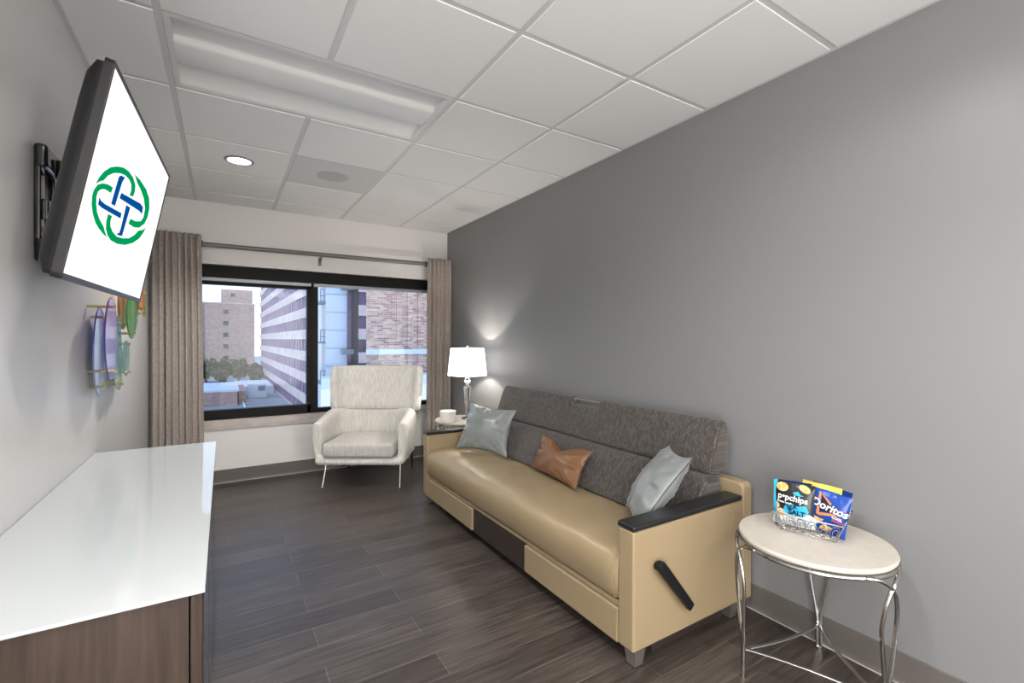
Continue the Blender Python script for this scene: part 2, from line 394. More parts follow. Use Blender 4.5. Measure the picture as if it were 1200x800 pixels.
vt = thing('air_vent', 'square perforated grey ceiling vent with round diffuser behind', 'vent', (GX0+1.5*GS, GY0+3.5*GS, H))
x0, x1, y0, y1 = cell(1, 3); x0 += .014; x1 -= .014; y0 += .014; y1 -= .014
def perf():
    m = mat('perforated_metal', (.5, .5, .5), .5); n, l, b = nt(m); mp = coords(m, (1, 1, 1))
    v = n.new('ShaderNodeTexVoronoi'); v.inputs['Scale'].default_value = 110; v.inputs['Randomness'].default_value = 0
    l.new(mp.outputs[0], v.inputs['Vector']); r = n.new('ShaderNodeValToRGB'); r.color_ramp.interpolation = 'CONSTANT'
    r.color_ramp.elements[0].color = (.26, .26, .26, 1); r.color_ramp.elements[1].color = (.66, .66, .655, 1); r.color_ramp.elements[1].position = .36
    l.new(v.outputs['Distance'], r.inputs[0]); l.new(r.outputs[0], b.inputs['Base Color']); return m
bm = nb(); box(bm, x0, x1, y0, y1, H-.003, H+.002); obj('faceplate', bm, perf(), vt, smooth=0)
bm = nb(); cx, cy = (x0+x1)/2, (y0+y1)/2
lathe(bm, [(0, H-.006), (.08, H-.0065), (.11, H-.0045), (.115, H-.003)], (cx, cy), 32); obj('diffuser', bm, mat('diffuser_grey', (.47, .47, .47), .5), vt)

dl = thing('downlight', 'small round recessed downlight, lit, in the ceiling tile by the window wall', 'ceiling light', (.09, 3.70, H))
bm = nb(); lathe(bm, [(.072, H-.012), (.088, H-.009), (.092, H-.005)], (.09, 3.70), 40); lathe(bm, [(.072, H-.012), (.070, H-.004)], (.09, 3.70), 40)
obj('trim_ring', bm, M_greyp, dl)
bm = nb(); lathe(bm, [(0, H-.0075), (.071, H-.0065)], (.09, 3.70), 40); obj('lens', bm, M_led, dl)

# ------------------------------------------------------------------ curtains
RZ, RY = 2.125, 4.86
rod = thing('curtain_rod', 'dark grey metal curtain rod across the top of the window', 'curtain rod', (.83, RY, RZ))
bm = nb(); tube(bm, [(-.50, RY, RZ), (2.17, RY, RZ+.012)], .020, 14); obj('rod', bm, M_rod, rod)
for x in (-.47, .815, 2.12):
    bm = nb(); tube(bm, [(x, RY, RZ-.02), (x, RY+.03, RZ-.045), (x, YF-.012, RZ-.05)], .007, 8)
    tube(bm, [(x-.001, RY-.02, RZ+.002), (x, RY-.012, RZ-.018), (x, RY, RZ-.024), (x, RY+.014, RZ-.018)], .006, 8)
    box(bm, x-.014, x+.014, YF-.012, YF, RZ-.09, RZ-.01, .003); obj('bracket', bm, M_rod, rod)
def curtain(xa, xb, label, ztop, n, seed, flat_side):
    rnd = random.Random(seed); w = xb-xa; ph = [rnd.uniform(-.25, .25) for _ in range(40)]
    t = thing('curtain', label, 'curtain', ((xa+xb)/2, RY, .02))
    def fn(u, v):
        z = .02+(ztop-.02)*v
        f = u*n; k = int(min(f, n-1e-6)); amp = .032+.012*math.sin(k*2.3+seed)
        spread = 1+.06*(1-v)
        uu = u+.010*math.sin(f*2*math.pi+1.2)*(1-.4*v)+.006*math.sin(3*v+ph[k])
        x = xa+w*(.5+(uu-.5)*spread) if flat_side == 0 else (xb-w*(1-uu)*spread if flat_side < 0 else xa+w*uu*spread)
        y = RY-.056+.62*amp*math.cos(f*2*math.pi+ph[k]*.4*(1-v))*(1.0-.15*(1-v))+.006*math.sin(5*v+f*3)
        return Vector((min(max(x, XL+.012), XR-.012), y, z))
    bm = nb(); grid(bm, n*16, 46, fn)
    o = obj('fabric', bm, M_curtain, t, smooth=80)
    md = o.modifiers.new('thick', 'SOLIDIFY'); md.thickness = .003; md.offset = 0
    xr = xb+.004 if flat_side > 0 else xa-.004
    bm = nb(); tube(bm, [(xr, RY-.002+.026*math.cos(a), RZ+.006+.026*math.sin(a)) for a in [2*math.pi*q/20 for q in range(20)]], .005, 8, closed=True)
    obj('ring', bm, M_blackp, t)
    return t
curtain(-.512, -.165, 'taupe linen curtain at the left end of the window, behind the television', 2.20, 8, 3, 1)
curtain(1.895, 2.178, 'taupe linen curtain at the right end of the window, beside the lamp', 2.195, 6, 5, -1)

# ------------------------------------------------------------------ credenza
cx0, cx1, cy0, cy1, cz = XL+.002, -.034, 1.225, 2.97, .75
cr_ = thing('credenza', 'long dark walnut credenza with a white glass top along the left wall', 'cabinet', ((cx0+cx1)/2, (cy0+cy1)/2, 0))
bm = nb(); box(bm, cx0, cx1, cy0, cy1, cz-.008, cz, .0015); obj('glass_top', bm, M_cglass, cr_)
bm = nb()
box(bm, cx0+.004, cx1-.03, cy0+.006, cy0+.03, .02, cz-.0085, .001); box(bm, cx0+.004, cx1-.03, cy1-.03, cy1-.006, .02, cz-.0085, .001)
box(bm, cx0+.004, cx1-.03, cy0+.03, cy1-.03, cz-.03, cz-.0085); box(bm, cx0+.004, cx1-.03, cy0+.03, cy1-.03, .08, .1)
box(bm, cx0+.004, cx0+.012, cy0+.03, cy1-.03, .1, cz-.03)
for k in (1, 2, 3):
    y = cy0+(cy1-cy0)*k/4; box(bm, cx0+.012, cx1-.03, y-.009, y+.009, .1, cz-.03)
obj('cabinet_body', bm, M_walnut, cr_)
bm = nb(); box(bm, cx0+.02, cx1-.06, cy0+.05, cy1-.05, 0, .08); obj('plinth', bm, M_vinyl2, cr_)
for k in range(4):
    a = cy0+.006+(cy1-cy0-.012)*k/4; b = cy0+.006+(cy1-cy0-.012)*(k+1)/4
    bm = nb(); box(bm, cx1-.027, cx1-.006, a+.0015, b-.0015, .03, cz-.010, .001); d = obj('door', bm, M_walnut, cr_)
    bm = nb(); box(bm, cx1-.006, cx1-.003, a+.02, b-.02, .05, cz-.03); obj('glass_panel', bm, M_dglass, d)

# ------------------------------------------------------------------ television
TM = Matrix(((.98213703, .03315336, .18522338, -.283), (-.03063551, .99939542, -.01643986, 2.146), (-.18565644, .01047178, .98255892, 1.755), (0, 0, 0, 1)))
tv = thing('television', 'flat screen television tilted down on the left wall, showing a green and blue knot emblem', 'television', M=TM)
TW, TH = 1.05, .5985
def rr(w, h, r, n=5):
    out = []
    for cx_, cy_, a0 in ((w/2-r, h/2-r, 0), (-w/2+r, h/2-r, 90), (-w/2+r, -h/2+r, 180), (w/2-r, -h/2+r, 270)):
        for k in range(n+1):
            a = rad(a0+90*k/n); out.append((cx_+r*math.cos(a), cy_+r*math.sin(a)))
    return out
def loft(bm, secs):
    R = [[bm.verts.new((d, p[0], p[1])) for p in rr(w, h, r)] for d, w, h, r in secs]
    for A, B in zip(R, R[1:]):
        for k in range(len(A)): bm.faces.new((A[k], A[(k+1) % len(A)], B[(k+1) % len(A)], B[k]))
    bm.faces.new(R[0]); bm.faces.new(R[-1])
bm = nb(); loft(bm, [(-.024, TW-.012, TH-.012, .012), (-.040, TW-.014, TH-.014, .014), (-.058, TW-.05, TH-.05, .03), (-.072, TW-.13, TH-.12, .05), (-.078, TW-.26, TH-.2, .06)])
hs = obj('back_housing', bm, M_blackp, tv, world=False, smooth=45)
bm = nb()
b_ = .012
for ya, yb_, za, zb in ((-TW/2, TW/2, TH/2-b_, TH/2), (-TW/2, TW/2, -TH/2, -TH/2+.016), (-TW/2, -TW/2+b_, -TH/2+.0, TH/2), (TW/2-b_, TW/2, -TH/2, TH/2)):
    box(bm, -.0225, .0, ya, yb_, za, zb, .002)
obj('bezel', bm, mat('tv_bezel', (.018, .017, .017), .32, spec=.4), tv, world=False)
bm = nb(); box(bm, -.0225, -.003, -TW/2+b_, TW/2-b_, -TH/2+.016, TH/2-b_); scr = obj('screen', bm, M_screen, tv, world=False, smooth=0)
GREEN = [[(-0.4316, -0.0196), (-0.4172, 0.0037), (-0.3867, 0.0318), (-0.3382, 0.0598), (-0.2798, 0.0816), (-0.2104, 0.1002), (-0.1433, 0.1095), (-0.0702, 0.1089), (-0.0174, 0.096), (-0.0027, 0.0765), (-0.0141, 0.0544), (-0.0633, 0.0466), (-0.0579, 0.0659), (-0.0776, 0.0835), (-0.1206, 0.0889), (-0.1767, 0.0855), (-0.2369, 0.073), (-0.2953, 0.0552), (-0.3426, 0.0324), (-0.3721, 0.0082), (-0.3983, -0.0018)], [(-0.065, 0.1241), (0.0322, 0.1301), (0.1512, 0.1289), (0.2351, 0.1147), (0.2836, 0.0837), (0.288, 0.046), (0.2584, 0.0117), (0.1878, -0.0191), (0.1065, -0.0346), (0.0124, -0.0396), (0.0237, -0.0185), (0.1029, -0.0111), (0.1832, 0.0063), (0.2146, 0.0293), (0.2062, 0.0642), (0.1446, 0.0913), (0.0638, 0.1043), (-0.0032, 0.1101)], [(-0.2679, 0.0163), (-0.323, 0.0107), (-0.3722, 0.0001), (-0.4125, -0.0158), (-0.4338, -0.0369), (-0.4352, -0.0572), (-0.4225, -0.0767), (-0.3948, -0.0964), (-0.3531, -0.1141), (-0.3032, -0.1238), (-0.2522, -0.1294), (-0.2003, -0.132), (-0.2381, -0.1204), (-0.2639, -0.109), (-0.3178, -0.0982), (-0.3586, -0.0846), (-0.3833, -0.0669), (-0.398, -0.0475), (-0.3957, -0.0322), (-0.3755, -0.0192), (-0.3413, -0.0094), (-0.2742, -0.0031)], [(-0.2532, -0.0654), (-0.2526, -0.0887), (-0.2369, -0.1102), (-0.2031, -0.1249), (-0.1533, -0.1326), (-0.0661, -0.1293), (0.0382, -0.1152), (0.1446, -0.0889), (0.2312, -0.0553), (0.2829, -0.0191), (0.3013, 0.0051), (0.2509, -0.0158), (0.1887, -0.0302), (0.1432, -0.0564), (0.0697, -0.084), (-0.0186, -0.1003), (-0.0968, -0.1086), (-0.1548, -0.1039), (-0.1946, -0.0934), (-0.2084, -0.0791), (-0.2061, -0.0607)]]
BLUE = [[(-0.2351, 0.0628), (-0.2169, 0.0717), (-0.1668, 0.0803), (-0.1851, 0.0592), (-0.2005, -0.0263), (-0.2476, -0.0308), (-0.2384, 0.0444)], [(-0.1676, 0.0273), (0.1161, 0.062), (0.1691, 0.0605), (0.1807, 0.0338), (0.1237, 0.0344), (-0.1729, 0.0072)], [(-0.3729, -0.0416), (-0.3499, -0.0469), (-0.3069, -0.0464), (-0.1045, -0.0283), (-0.1038, -0.0465), (-0.3282, -0.0635), (-0.3682, -0.0631)], [(-0.0739, 0.0081), (-0.0137, 0.0145), (-0.0283, -0.0819), (-0.0295, -0.0941), (-0.0677, -0.0999), (-0.1127, -0.1025), (-0.0765, -0.0917), (-0.0723, -0.0765)]]
for nm, L, mm in (('emblem_green', GREEN, M_green), ('emblem_blue', BLUE, M_blue)):
    bm = nb()
    for poly in L:
        
        A = [bm.verts.new((-.0026, a, b)) for a, b in poly]
        for tri in tessellate_polygon([[Vector((a, b, 0)) for a, b in poly]]): bm.faces.new([A[i] for i in tri])
    obj(nm, bm, mm, scr, world=False, smooth=0)

wm = thing('tv_wall_mount', 'glossy black swing-arm bracket holding the television on the left wall', 'wall bracket', (XL, 2.2, 1.75))
bm = nb()
box(bm, XL, XL+.018, 2.12, 2.165, 1.60, 1.90, .005); box(bm, XL, XL+.018, 2.27, 2.31, 1.60, 1.90, .005)
box(bm, XL, XL+.035, 2.115, 2.33, 1.865, 1.945, .012, 3); box(bm, XL, XL+.035, 2.115, 2.33, 1.555, 1.635, .012, 3)
box(bm, XL, XL+.03, 2.15, 2.28, 1.70, 1.77, .006)
obj('wall_plate', bm, M_gloss, wm)
for za, zb in ((1.895, 1.86), (1.60, 1.66)):
    bm = nb(); tube(bm, smooth_path([(XL+.03, 2.24, za), (XL+.06, 2.26, za-.005), (-.44, 2.25, (za+zb)/2), (-.395, 2.22, zb)], 5), .016, 10, flat=(1.3, .6))
    tube(bm, [(XL+.042, 2.24, za-.03), (XL+.042, 2.24, za+.03)], .014, 12); obj('arm', bm, M_gloss, wm)
bm = nb(); box(bm, -.42, -.392, 2.12, 2.30, 1.62, 1.90, .005)
obj('tv_plate', bm, M_gloss, wm)

# ------------------------------------------------------------------ glass wall art (oval iridescent plates on brass pins)
def art_mat(name, c1, c2, c3):
    m = mat(name, c1, .08, trans=.6, ior=1.2); n, l, b = nt(m); mp = coords(m, (1, 1, 1)); sp = n.new('ShaderNodeSeparateXYZ'); l.new(mp.outputs[0], sp.inputs[0])
    no = n.new('ShaderNodeTexNoise'); no.inputs['Scale'].default_value = 9; l.new(mp.outputs[0], no.inputs['Vector'])
    ad = n.new('ShaderNodeMath'); ad.operation = 'MULTIPLY_ADD'; ad.inputs[1].default_value = 2.0; l.new(sp.outputs['Z'], ad.inputs[0])
    no2 = n.new('ShaderNodeMath'); no2.operation = 'MULTIPLY_ADD'; no2.inputs[1].default_value = .9; no2.inputs[2].default_value = 0.05; l.new(no.outputs['Fac'], no2.inputs[0]); l.new(no2.outputs[0], ad.inputs[2])
    r = n.new('ShaderNodeValToRGB'); r.color_ramp.elements[0].color = (*c1, 1); r.color_ramp.elements[0].position = .1
    r.color_ramp.elements[1].color = (*c3, 1); r.color_ramp.elements[1].position = .95; e = r.color_ramp.elements.new(.5); e.color = (*c2, 1)
    l.new(ad.outputs[0], r.inputs[0]); l.new(r.outputs[0], b.inputs['Base Color']); b.inputs['Coat Weight'].default_value = .5; return m
AM = {'violet': art_mat('glass_violet', (.50, .60, .72), (.20, .22, .68), (.22, .10, .55)),
      'magenta': art_mat('glass_magenta', (.16, .14, .52), (.20, .10, .50), (.45, .05, .42)),
      'teal': art_mat('glass_teal', (.50, .80, .78), (.12, .52, .62), (.10, .45, .62)),
      'green': art_mat('glass_green', (.20, .72, .42), (.02, .52, .18), (.06, .55, .12)),
      'orange': art_mat('glass_orange', (.45, .75, .40), (.75, .62, .12), (.90, .30, .05)),
      'yellow': art_mat('glass_yellow', (.75, .62, .10), (.80, .55, .06), (.60, .65, .15)),
      'clear': art_mat('glass_clear_green', (.62, .72, .70), (.55, .72, .66), (.6, .6, .75))}
art = thing('glass_wall_sculpture', 'cluster of iridescent oval glass plates on brass pins, left wall below the television', 'wall art', (XL, 3.1, 1.3))
PL = [ # y, z, half-width, half-height, stand-off, colour
    (2.886, 1.239, .137, .211, .035, 'violet'), (2.822, 1.300, .140, .191, .085, 'magenta'), (3.143, 1.229, .103, .191, .060, 'teal'),
    (3.392, 1.161, .088, .149, .030, 'clear'), (3.396, 1.477, .144, .124, .045, 'orange'), (3.290, 1.195, .099, .098, .075, 'teal'),
    (3.387, 1.443, .156, .143, .085, 'green'), (3.896, 1.553, .105, .112, .040, 'green'), (3.933, 1.571, .130, .083, .062, 'orange'), (4.18, 1.55, .09, .09, .05, 'yellow')]
for y, z, a, b, so, c in PL:
    bm = nb(); n = 40; x = XL+so
    def ring(dx, s): return [bm.verts.new((x+dx, y+a*s*math.cos(2*math.pi*k/n), z+b*s*math.sin(2*math.pi*k/n))) for k in range(n)]
    R0, R1, R2, R3 = ring(-.003, .985), ring(-.001, 1), ring(.001, 1), ring(.003, .985)
    for A, B in ((R0, R1), (R1, R2), (R2, R3)):
        for k in range(n): bm.faces.new((A[k], A[(k+1) % n], B[(k+1) % n], B[k]))
    bm.faces.new(R0[::-1]); bm.faces.new(R3)
    p = obj('glass_plate', bm, AM[c], art)
    for v in bpy.data.meshes[p.data.name].vertices: pass
    for sz in (.78, -.78):
        bm = nb(); tube(bm, [(XL+.0005, y, z+sz*b), (x+.012, y, z+sz*b)], .0065, 10); tube(bm, [(x+.012, y, z+sz*b), (x+.018, y, z+sz*b)], .009, 10)
        obj('brass_pin', bm, M_brass, p)

# ------------------------------------------------------------------ sofa
sx0, sx1, sy0, sy1 = 1.36, 2.09, 1.289, 3.54
AT = .085
sofa = thing('sleeper_sofa', 'long sand vinyl sleeper sofa with charcoal ribbed back along the grey wall', 'sofa', (1.75, 2.41, 0))
for ya, yb_, far in ((sy0, sy0+AT, 0), (sy1-AT, sy1, 1)):
    bm = nb(); box(bm, sx0, sx1, ya, yb_, .072, .547, .010, 3); a = obj('arm', bm, M_vinyl, sofa)
    bm = nb(); box(bm, sx0-.003, sx1-.012, ya-.004, yb_+.004, .549, .572, .008, 3); obj('arm_pad', bm, M_armpad, a)
    bm = nb(); box(bm, sx0+.02, sx1-.01, ya+.012, yb_-.012, .066, .0715); obj('glide_rail', bm, M_nickel, a)
    if not far:
        bm = nb()
        p0, p1 = Vector((1.478, ya-.030, .405)), Vector((1.664, ya-.030, .187))
        d = (p1-p0).normalized(); nrm = Vector((d.z, 0, -d.x))
        outl = [(p0-d*.0+nrm*.020), (p0-d*.012+nrm*.012), (p0-d*.012-nrm*.012), (p0-nrm*.020), (p0+d*.05-nrm*.021), (p1-nrm*.017), (p1+d*.004-nrm*.012), (p1+d*.004+nrm*.013), (p1+nrm*.018), (p0+d*.05+nrm*.021)]
        prism(bm, [(q.x, q.z) for q in outl], 'y', ya-.042, ya-.018, .004)
        q = p0+d*.02; tube(bm, [(q.x, ya+.002, q.z), (q.x, ya-.02, q.z)], .017, 14)
        q = p1-d*.04+nrm*.004; tube(bm, [(q.x, ya-.004, q.z), (q.x, ya-.02, q.z)], .007, 10)
        obj('release_lever', bm, M_blackp, a)
# base, rail and drawers
ya, yb_ = sy0+AT+.001, sy1-AT-.001
bm = nb(); box(bm, sx0+.045, 2.06, ya, yb_, .075, .25); box(bm, sx0+.012, sx0+.045, ya, yb_, .214, .236, .004)
obj('base_frame', bm, M_vinyl, sofa)
bm = nb(); box(bm, sx0+.16, 2.0, sy0+.05, sy1-.05, .0, .07); obj('toe_base', bm, M_vinyl2, sofa)
bm = nb(); box(bm, sx0, sx0+.04, ya+.001, 2.068, .068, .211, .008, 3); obj('drawer_front', bm, M_vinyl, sofa)
bm = nb(); box(bm, sx0, sx0+.04, 2.682, yb_-.001, .068, .211, .008, 3); obj('drawer_front', bm, M_vinyl, sofa)
bm = nb(); box(bm, sx0+.012, sx0+.04, 2.071, 2.679, .062, .211, .002); o = obj('center_panel', bm, M_vinyl2, sofa); o['label'] = 'dark brown laminate panel'
for x in (sx0+.045, 2.03):
    for y in (sy0+.035, sy1-.04):
        bm = nb(); w0, w1 = .021, .030
        A = [bm.verts.new((x+a*w0, y+b*w0, .004)) for a, b in ((-1, -1), (1, -1), (1, 1), (-1, 1))]; B = [bm.verts.new((x+a*w1, y+b*w1, .073)) for a, b in ((-1, -1), (1, -1), (1, 1), (-1, 1))]
        bm.faces.new(A[::-1]); bm.faces.new(B)
        for k in range(4): bm.faces.new((A[k], A[(k+1) % 4], B[(k+1) % 4], B[k]))
        l_ = obj('leg', bm, M_nickel, sofa, smooth=0)
        bm = nb(); box(bm, x-.02, x+.02, y-.02, y+.02, 0, .005); obj('foot_glide', bm, M_blackp, l_)
# seat cushion
bm = nb(); yc = (ya+yb_)/2; L = (yb_-ya)/2
secp = [(1.385, .2385), (1.362, .248), (1.348, .29), (1.342, .34), (1.348, .385), (1.366, .416), (1.40, .434), (1.50, .440), (1.70, .432), (1.84, .420), (1.86, .2385)]
secp = [(p.x, p.z) for p in smooth_path([(a, 0, b) for a, b in secp[:-1]], 3)]+[(1.86, .2385)]
K = 60; rings = []
for k in range(K+1):
    s = -1+2*k/K; y = yc+L*s; e_ = max(0, (abs(s)-.965)/.035); shr = 1-.05*e_*e_
    wav = .0022*math.sin(y*9)+.002*math.sin(y*23+1)
    rings.append([bm.verts.new((1.6+(px-1.6)*(shr if px < 1.6 else 1)+(wav*.6 if px < 1.4 else 0), y, .2385+(pz-.2385)*(1-.06*e_*e_)+(wav if pz > .4 else 0))) for px, pz in secp])
for A, B in zip(rings, rings[1:]):
    for k in range(len(A)): bm.faces.new((A[k], A[(k+1) % len(A)], B[(k+1) % len(A)], B[k]))
bm.faces.new(rings[0]); bm.faces.new(rings[-1])
seat = obj('seat_cushion', bm, M_vinyl, sofa, smooth=50)
bm = nb()
for y in (ya+.014,):
    P = [(px-.0015 if px < 1.45 else px, y, pz+.0015) for px, pz in secp[3:-2]]
    tube(bm, P[:14], .0016, 6)
obj('seam', bm, M_vinyl, seat)
# back cushions
y0b, y1b = 1.384, 3.44
def slab(name, sec, y0, y1, r, notch=None, material=M_sofafab, K=64):
    """Section (x,z) swept along y, ends rounded by shrinking towards the section's centre."""
    cxm = sum(p[0] for p in sec)/len(sec); czm = sum(p[1] for p in sec)/len(sec)
    bm = nb(); rings = []
    ys = [y0+r*(1-math.cos(rad(90*k/6))) for k in range(6)]+[y0+r+(y1-y0-2*r)*k/K for k in range(K+1)]+[y1-r*(1-math.cos(rad(90*k/6))) for k in range(5, -1, -1)]
    for y in ys:
        d = min(y-y0, y1-y); q = 0 if d >= r else r-math.sqrt(max(0, r*r-(r-d)**2))
        ring = []
        for px, pz in sec:
            vx, vz = px-cxm, pz-czm; ln = math.hypot(vx, vz); f = max(0, (ln-q)/ln)
            X, Z = cxm+vx*f, czm+vz*f
            if notch:
                a, b, dep = notch
                if pz > czm and a-.03 < y < b+.03:
                    t = min(1, (y-(a-.03))/.03, ((b+.03)-y)/.03); t = t*t*(3-2*t); Z -= dep*t*max(0, (pz-czm)/(max(s[1] for s in sec)-czm))**2
            ring.append(bm.verts.new((X, y, Z)))
        rings.append(ring)
    for A, B in zip(rings, rings[1:]):
        for k in range(len(A)): bm.faces.new((A[k], A[(k+1) % len(A)], B[(k+1) % len(A)], B[k]))
    bm.faces.new(rings[0]); bm.faces.new(rings[-1])
    return bm
lower = [(p.x, p.z) for p in smooth_path([(1.80, 0, .432), (1.845, 0, .50), (1.915, 0, .59), (1.955, 0, .635), (1.985, 0, .652), (2.03, 0, .648), (2.06, 0, .63), (2.07, 0, .56), (2.03, 0, .43), (1.92, 0, .425)], 4, True)]
bm = slab('b', lower, y0b, y1b, .02); lb = obj('lower_back_cushion', bm, M_sofafab, sofa, smooth=50)
upper = [(p.x, p.z) for p in smooth_path([(1.978, 0, .672), (1.985, 0, .72), (2.02, 0, .82), (2.05, 0, .885), (2.072, 0, .908), (2.10, 0, .905), (2.118, 0, .88), (2.12, 0, .80), (2.10, 0, .68), (2.06, 0, .655), (2.005, 0, .656)], 4, True)]
bm = slab('b', upper, y0b, y1b, .022, (2.28, 2.50, .052), K=120); ub = obj('upper_back_cushion', bm, M_sofafab, sofa, smooth=50)
bm = nb(); tube(bm, [(2.085, 2.262, .892), (2.085, 2.522, .892)], .006, 10); box(bm, 2.075, 2.097, 2.255, 2.268, .875, .902, .003); box(bm, 2.075, 2.097, 2.512, 2.525, .875, .902, .003)
obj('pull_bar', bm, M_nickel, ub)
# vinyl back panel
bm = nb()
pn = [(sy0+.002, .072)]+[(sy0+.002+.03*(1-math.cos(rad(a))), .595+.03*math.sin(rad(a))) for a in (0, 30, 60, 90)]+[(sy1-.002-.03*(1-math.cos(rad(a))), .595+.03*math.sin(rad(a))) for a in (90, 60, 30, 0)]+[(sy1-.002, .072)]
prism(bm, pn, 'x', 2.092, 2.165, .012, 3)
bp_ = obj('back_panel', bm, M_vinyl, sofa)

# ------------------------------------------------------------------ pillows
def pillow(name, c00, c10, c11, c01, th, material, label, cat='pillow', pinch=.07, seed=0, group=None, chop=0, fold=0):
    """c00 bottom-left, c10 bottom-right, c11 top-right, c01 top-left (as seen from the front)."""
    c = [Vector(p) for p in (c00, c10, c11, c01)]; N = 36
    ctr = sum(c, Vector())/4; eu = (c[1]+c[2]-c[0]-c[3]).normalized(); ev = (c[2]+c[3]-c[0]-c[1]); nrm = eu.cross(ev).normalized()
    loc = Vector((ctr.x, ctr.y, min(p.z for p in c)))
    t = thing(name, label, cat, loc, 0, group)
    def base(u, v):
        p = c[0]*(1-u)*(1-v)+c[1]*u*(1-v)+c[2]*u*v+c[3]*(1-u)*v
        k = pinch
        pu = (4*v*(1-v))*k*(1-2*u)*(abs(2*u-1)**2); pv = (4*u*(1-u))*k*(1-2*v)*(abs(2*v-1)**2)
        p = p+(c[1]-c[0])*pu+(c[3]-c[0])*pv
        if chop:
            g_ = math.exp(-((u-.5)/.22)**2)*max(0, v-.45)/.55; p = p-(c[3]-c[0])*chop*g_*g_**.3
        return p
    def hgt(u, v):
        h = (max(0, math.sin(math.pi*u))*max(0, math.sin(math.pi*v)))**.55
        # puckers radiating from the seams
        e_ = min(u, v, 1-u, 1-v); w = math.exp(-((e_-.10)/.08)**2)
        ang = math.atan2(v-.5, u-.5)
        return th*h*(1+.24*w*math.sin(ang*9+seed)+.13*w*math.sin(ang*23+seed*2)) + .006*h*mnoise.noise(Vector((u*5, v*5, seed)))
    bm = nb(); F = {}; B = {}
    for i in range(N+1):
        for j in range(N+1):
            u, v = i/N, j/N; p = base(u, v); h = hgt(u, v)
            if i in (0, N) or j in (0, N): F[i, j] = B[i, j] = bm.verts.new(p)
            else: F[i, j] = bm.verts.new(p+nrm*h); B[i, j] = bm.verts.new(p-nrm*h)
    for i in range(N):
        for j in range(N):
            bm.faces.new((F[i, j], F[i+1, j], F[i+1, j+1], F[i, j+1]))
            q = [B[i, j], B[i, j+1], B[i+1, j+1], B[i+1, j]]
            try: bm.faces.new(q)
            except ValueError: pass
    cover = obj('cover', bm, material, t, smooth=80)
    edge = [base(k/N, 0) for k in range(N)]+[base(1, k/N) for k in range(N)]+[base(1-k/N, 1) for k in range(N)]+[base(0, 1-k/N) for k in range(N)]
    bm = nb(); tube(bm, edge, .0022, 6, closed=True)
    obj('seam', bm, M_piping if material is M_satin else material, cover)
    return t
pillow('throw_pillow', (1.55, 3.34, .452), (1.735, 2.86, .452), (1.875, 2.95, .775), (1.745, 3.46, .79), .075, M_satin,
       'square grey satin pillow leaning on the far arm of the sofa beside the lamp', seed=1, group='grey satin pillows on the sofa')
pillow('throw_pillow', (1.755, 2.585, .452), (1.705, 2.055, .452), (1.868, 2.105, .638), (1.835, 2.56, .662), .05, M_tan,
       'small oblong tan leather pillow at the middle of the sofa', pinch=.04, seed=3, chop=.22)
pillow('throw_pillow', (1.735, 1.70, .458), (1.52, 1.43, .458), (1.72, 1.288, .796), (1.965, 1.615, .762), .075, M_satin,
       'square grey satin pillow propped against the near arm of the sofa', seed=6, group='grey satin pillows on the sofa')

# ------------------------------------------------------------------ end tables
def end_table(c, phi, label):
    t = thing('end_table', label, 'table', (c[0], c[1], 0), 0, 'round end tables beside the sofa')
    R = .255; zt = .555
    bm = nb(); lathe(bm, [(0, zt-.022), (R-.012, zt-.022), (R-.002, zt-.016), (R, zt-.008), (R-.003, zt-.001), (R-.008, zt), (0, zt)], c, 72)
    obj('table_top', bm, M_stone, t)
    rr_ = .252; bm = nb(); tube(bm, [(c[0]+rr_*math.cos(a), c[1]+rr_*math.sin(a), zt-.030) for a in [2*math.pi*k/64 for k in range(64)]], .0075, 8, closed=True)
    obj('rim_ring', bm, M_chrome, t)
    def P(r, deg, z): a = rad(deg); return (c[0]+r*math.cos(a), c[1]+r*math.sin(a), z)
    for k in range(3):
        a = phi+120*k; bm = nb()
        for s in (1, -1):
            d = lambda w: math.degrees(w/.25)
            pts = [P(.256, a+s*20, zt-.028), P(.262, a+s*11, zt-.034), P(.268, a+s*3, zt-.055), P(.268, a-s*3, zt-.085), P(.266, a-s*d(.030), zt-.13), P(.262, a-s*d(.037), zt-.19),
                   P(.258, a-s*d(.028), zt-.28), P(.254, a-s*d(.014), zt-.37), P(.250, a-s*d(.0065), zt-.42), P(.249, a-s*d(.006), .07), P(.25, a-s*d(.006), .004)]
            tube(bm, smooth_path(pts, 5), .0068, 10)
        tube(bm, [P(.25, a, 0), P(.25, a, .012)], .012, 12)
        obj('leg', bm, M_chrome, t)
        b_ = a+120; A = Vector(P(.243, a, .105)); B = Vector(P(.243, b_, .105)); Mi = Vector(P(.085, a+60, .105))
        pts = [A*(1-q)**2+2*(Mi)*q*(1-q)+B*q*q for q in [i/20 for i in range(21)]]
        bm = nb(); tube(bm, pts, .0075, 8, flat=(1.0, .5)); obj('stretcher', bm, M_chrome, t)
    return t
t1 = end_table((1.906, .897), 20, 'round cream end table on curved chrome legs, the snack basket on it')
t2 = end_table((1.912, 3.97), 75, 'round cream end table in the window corner, the lamp standing on it')

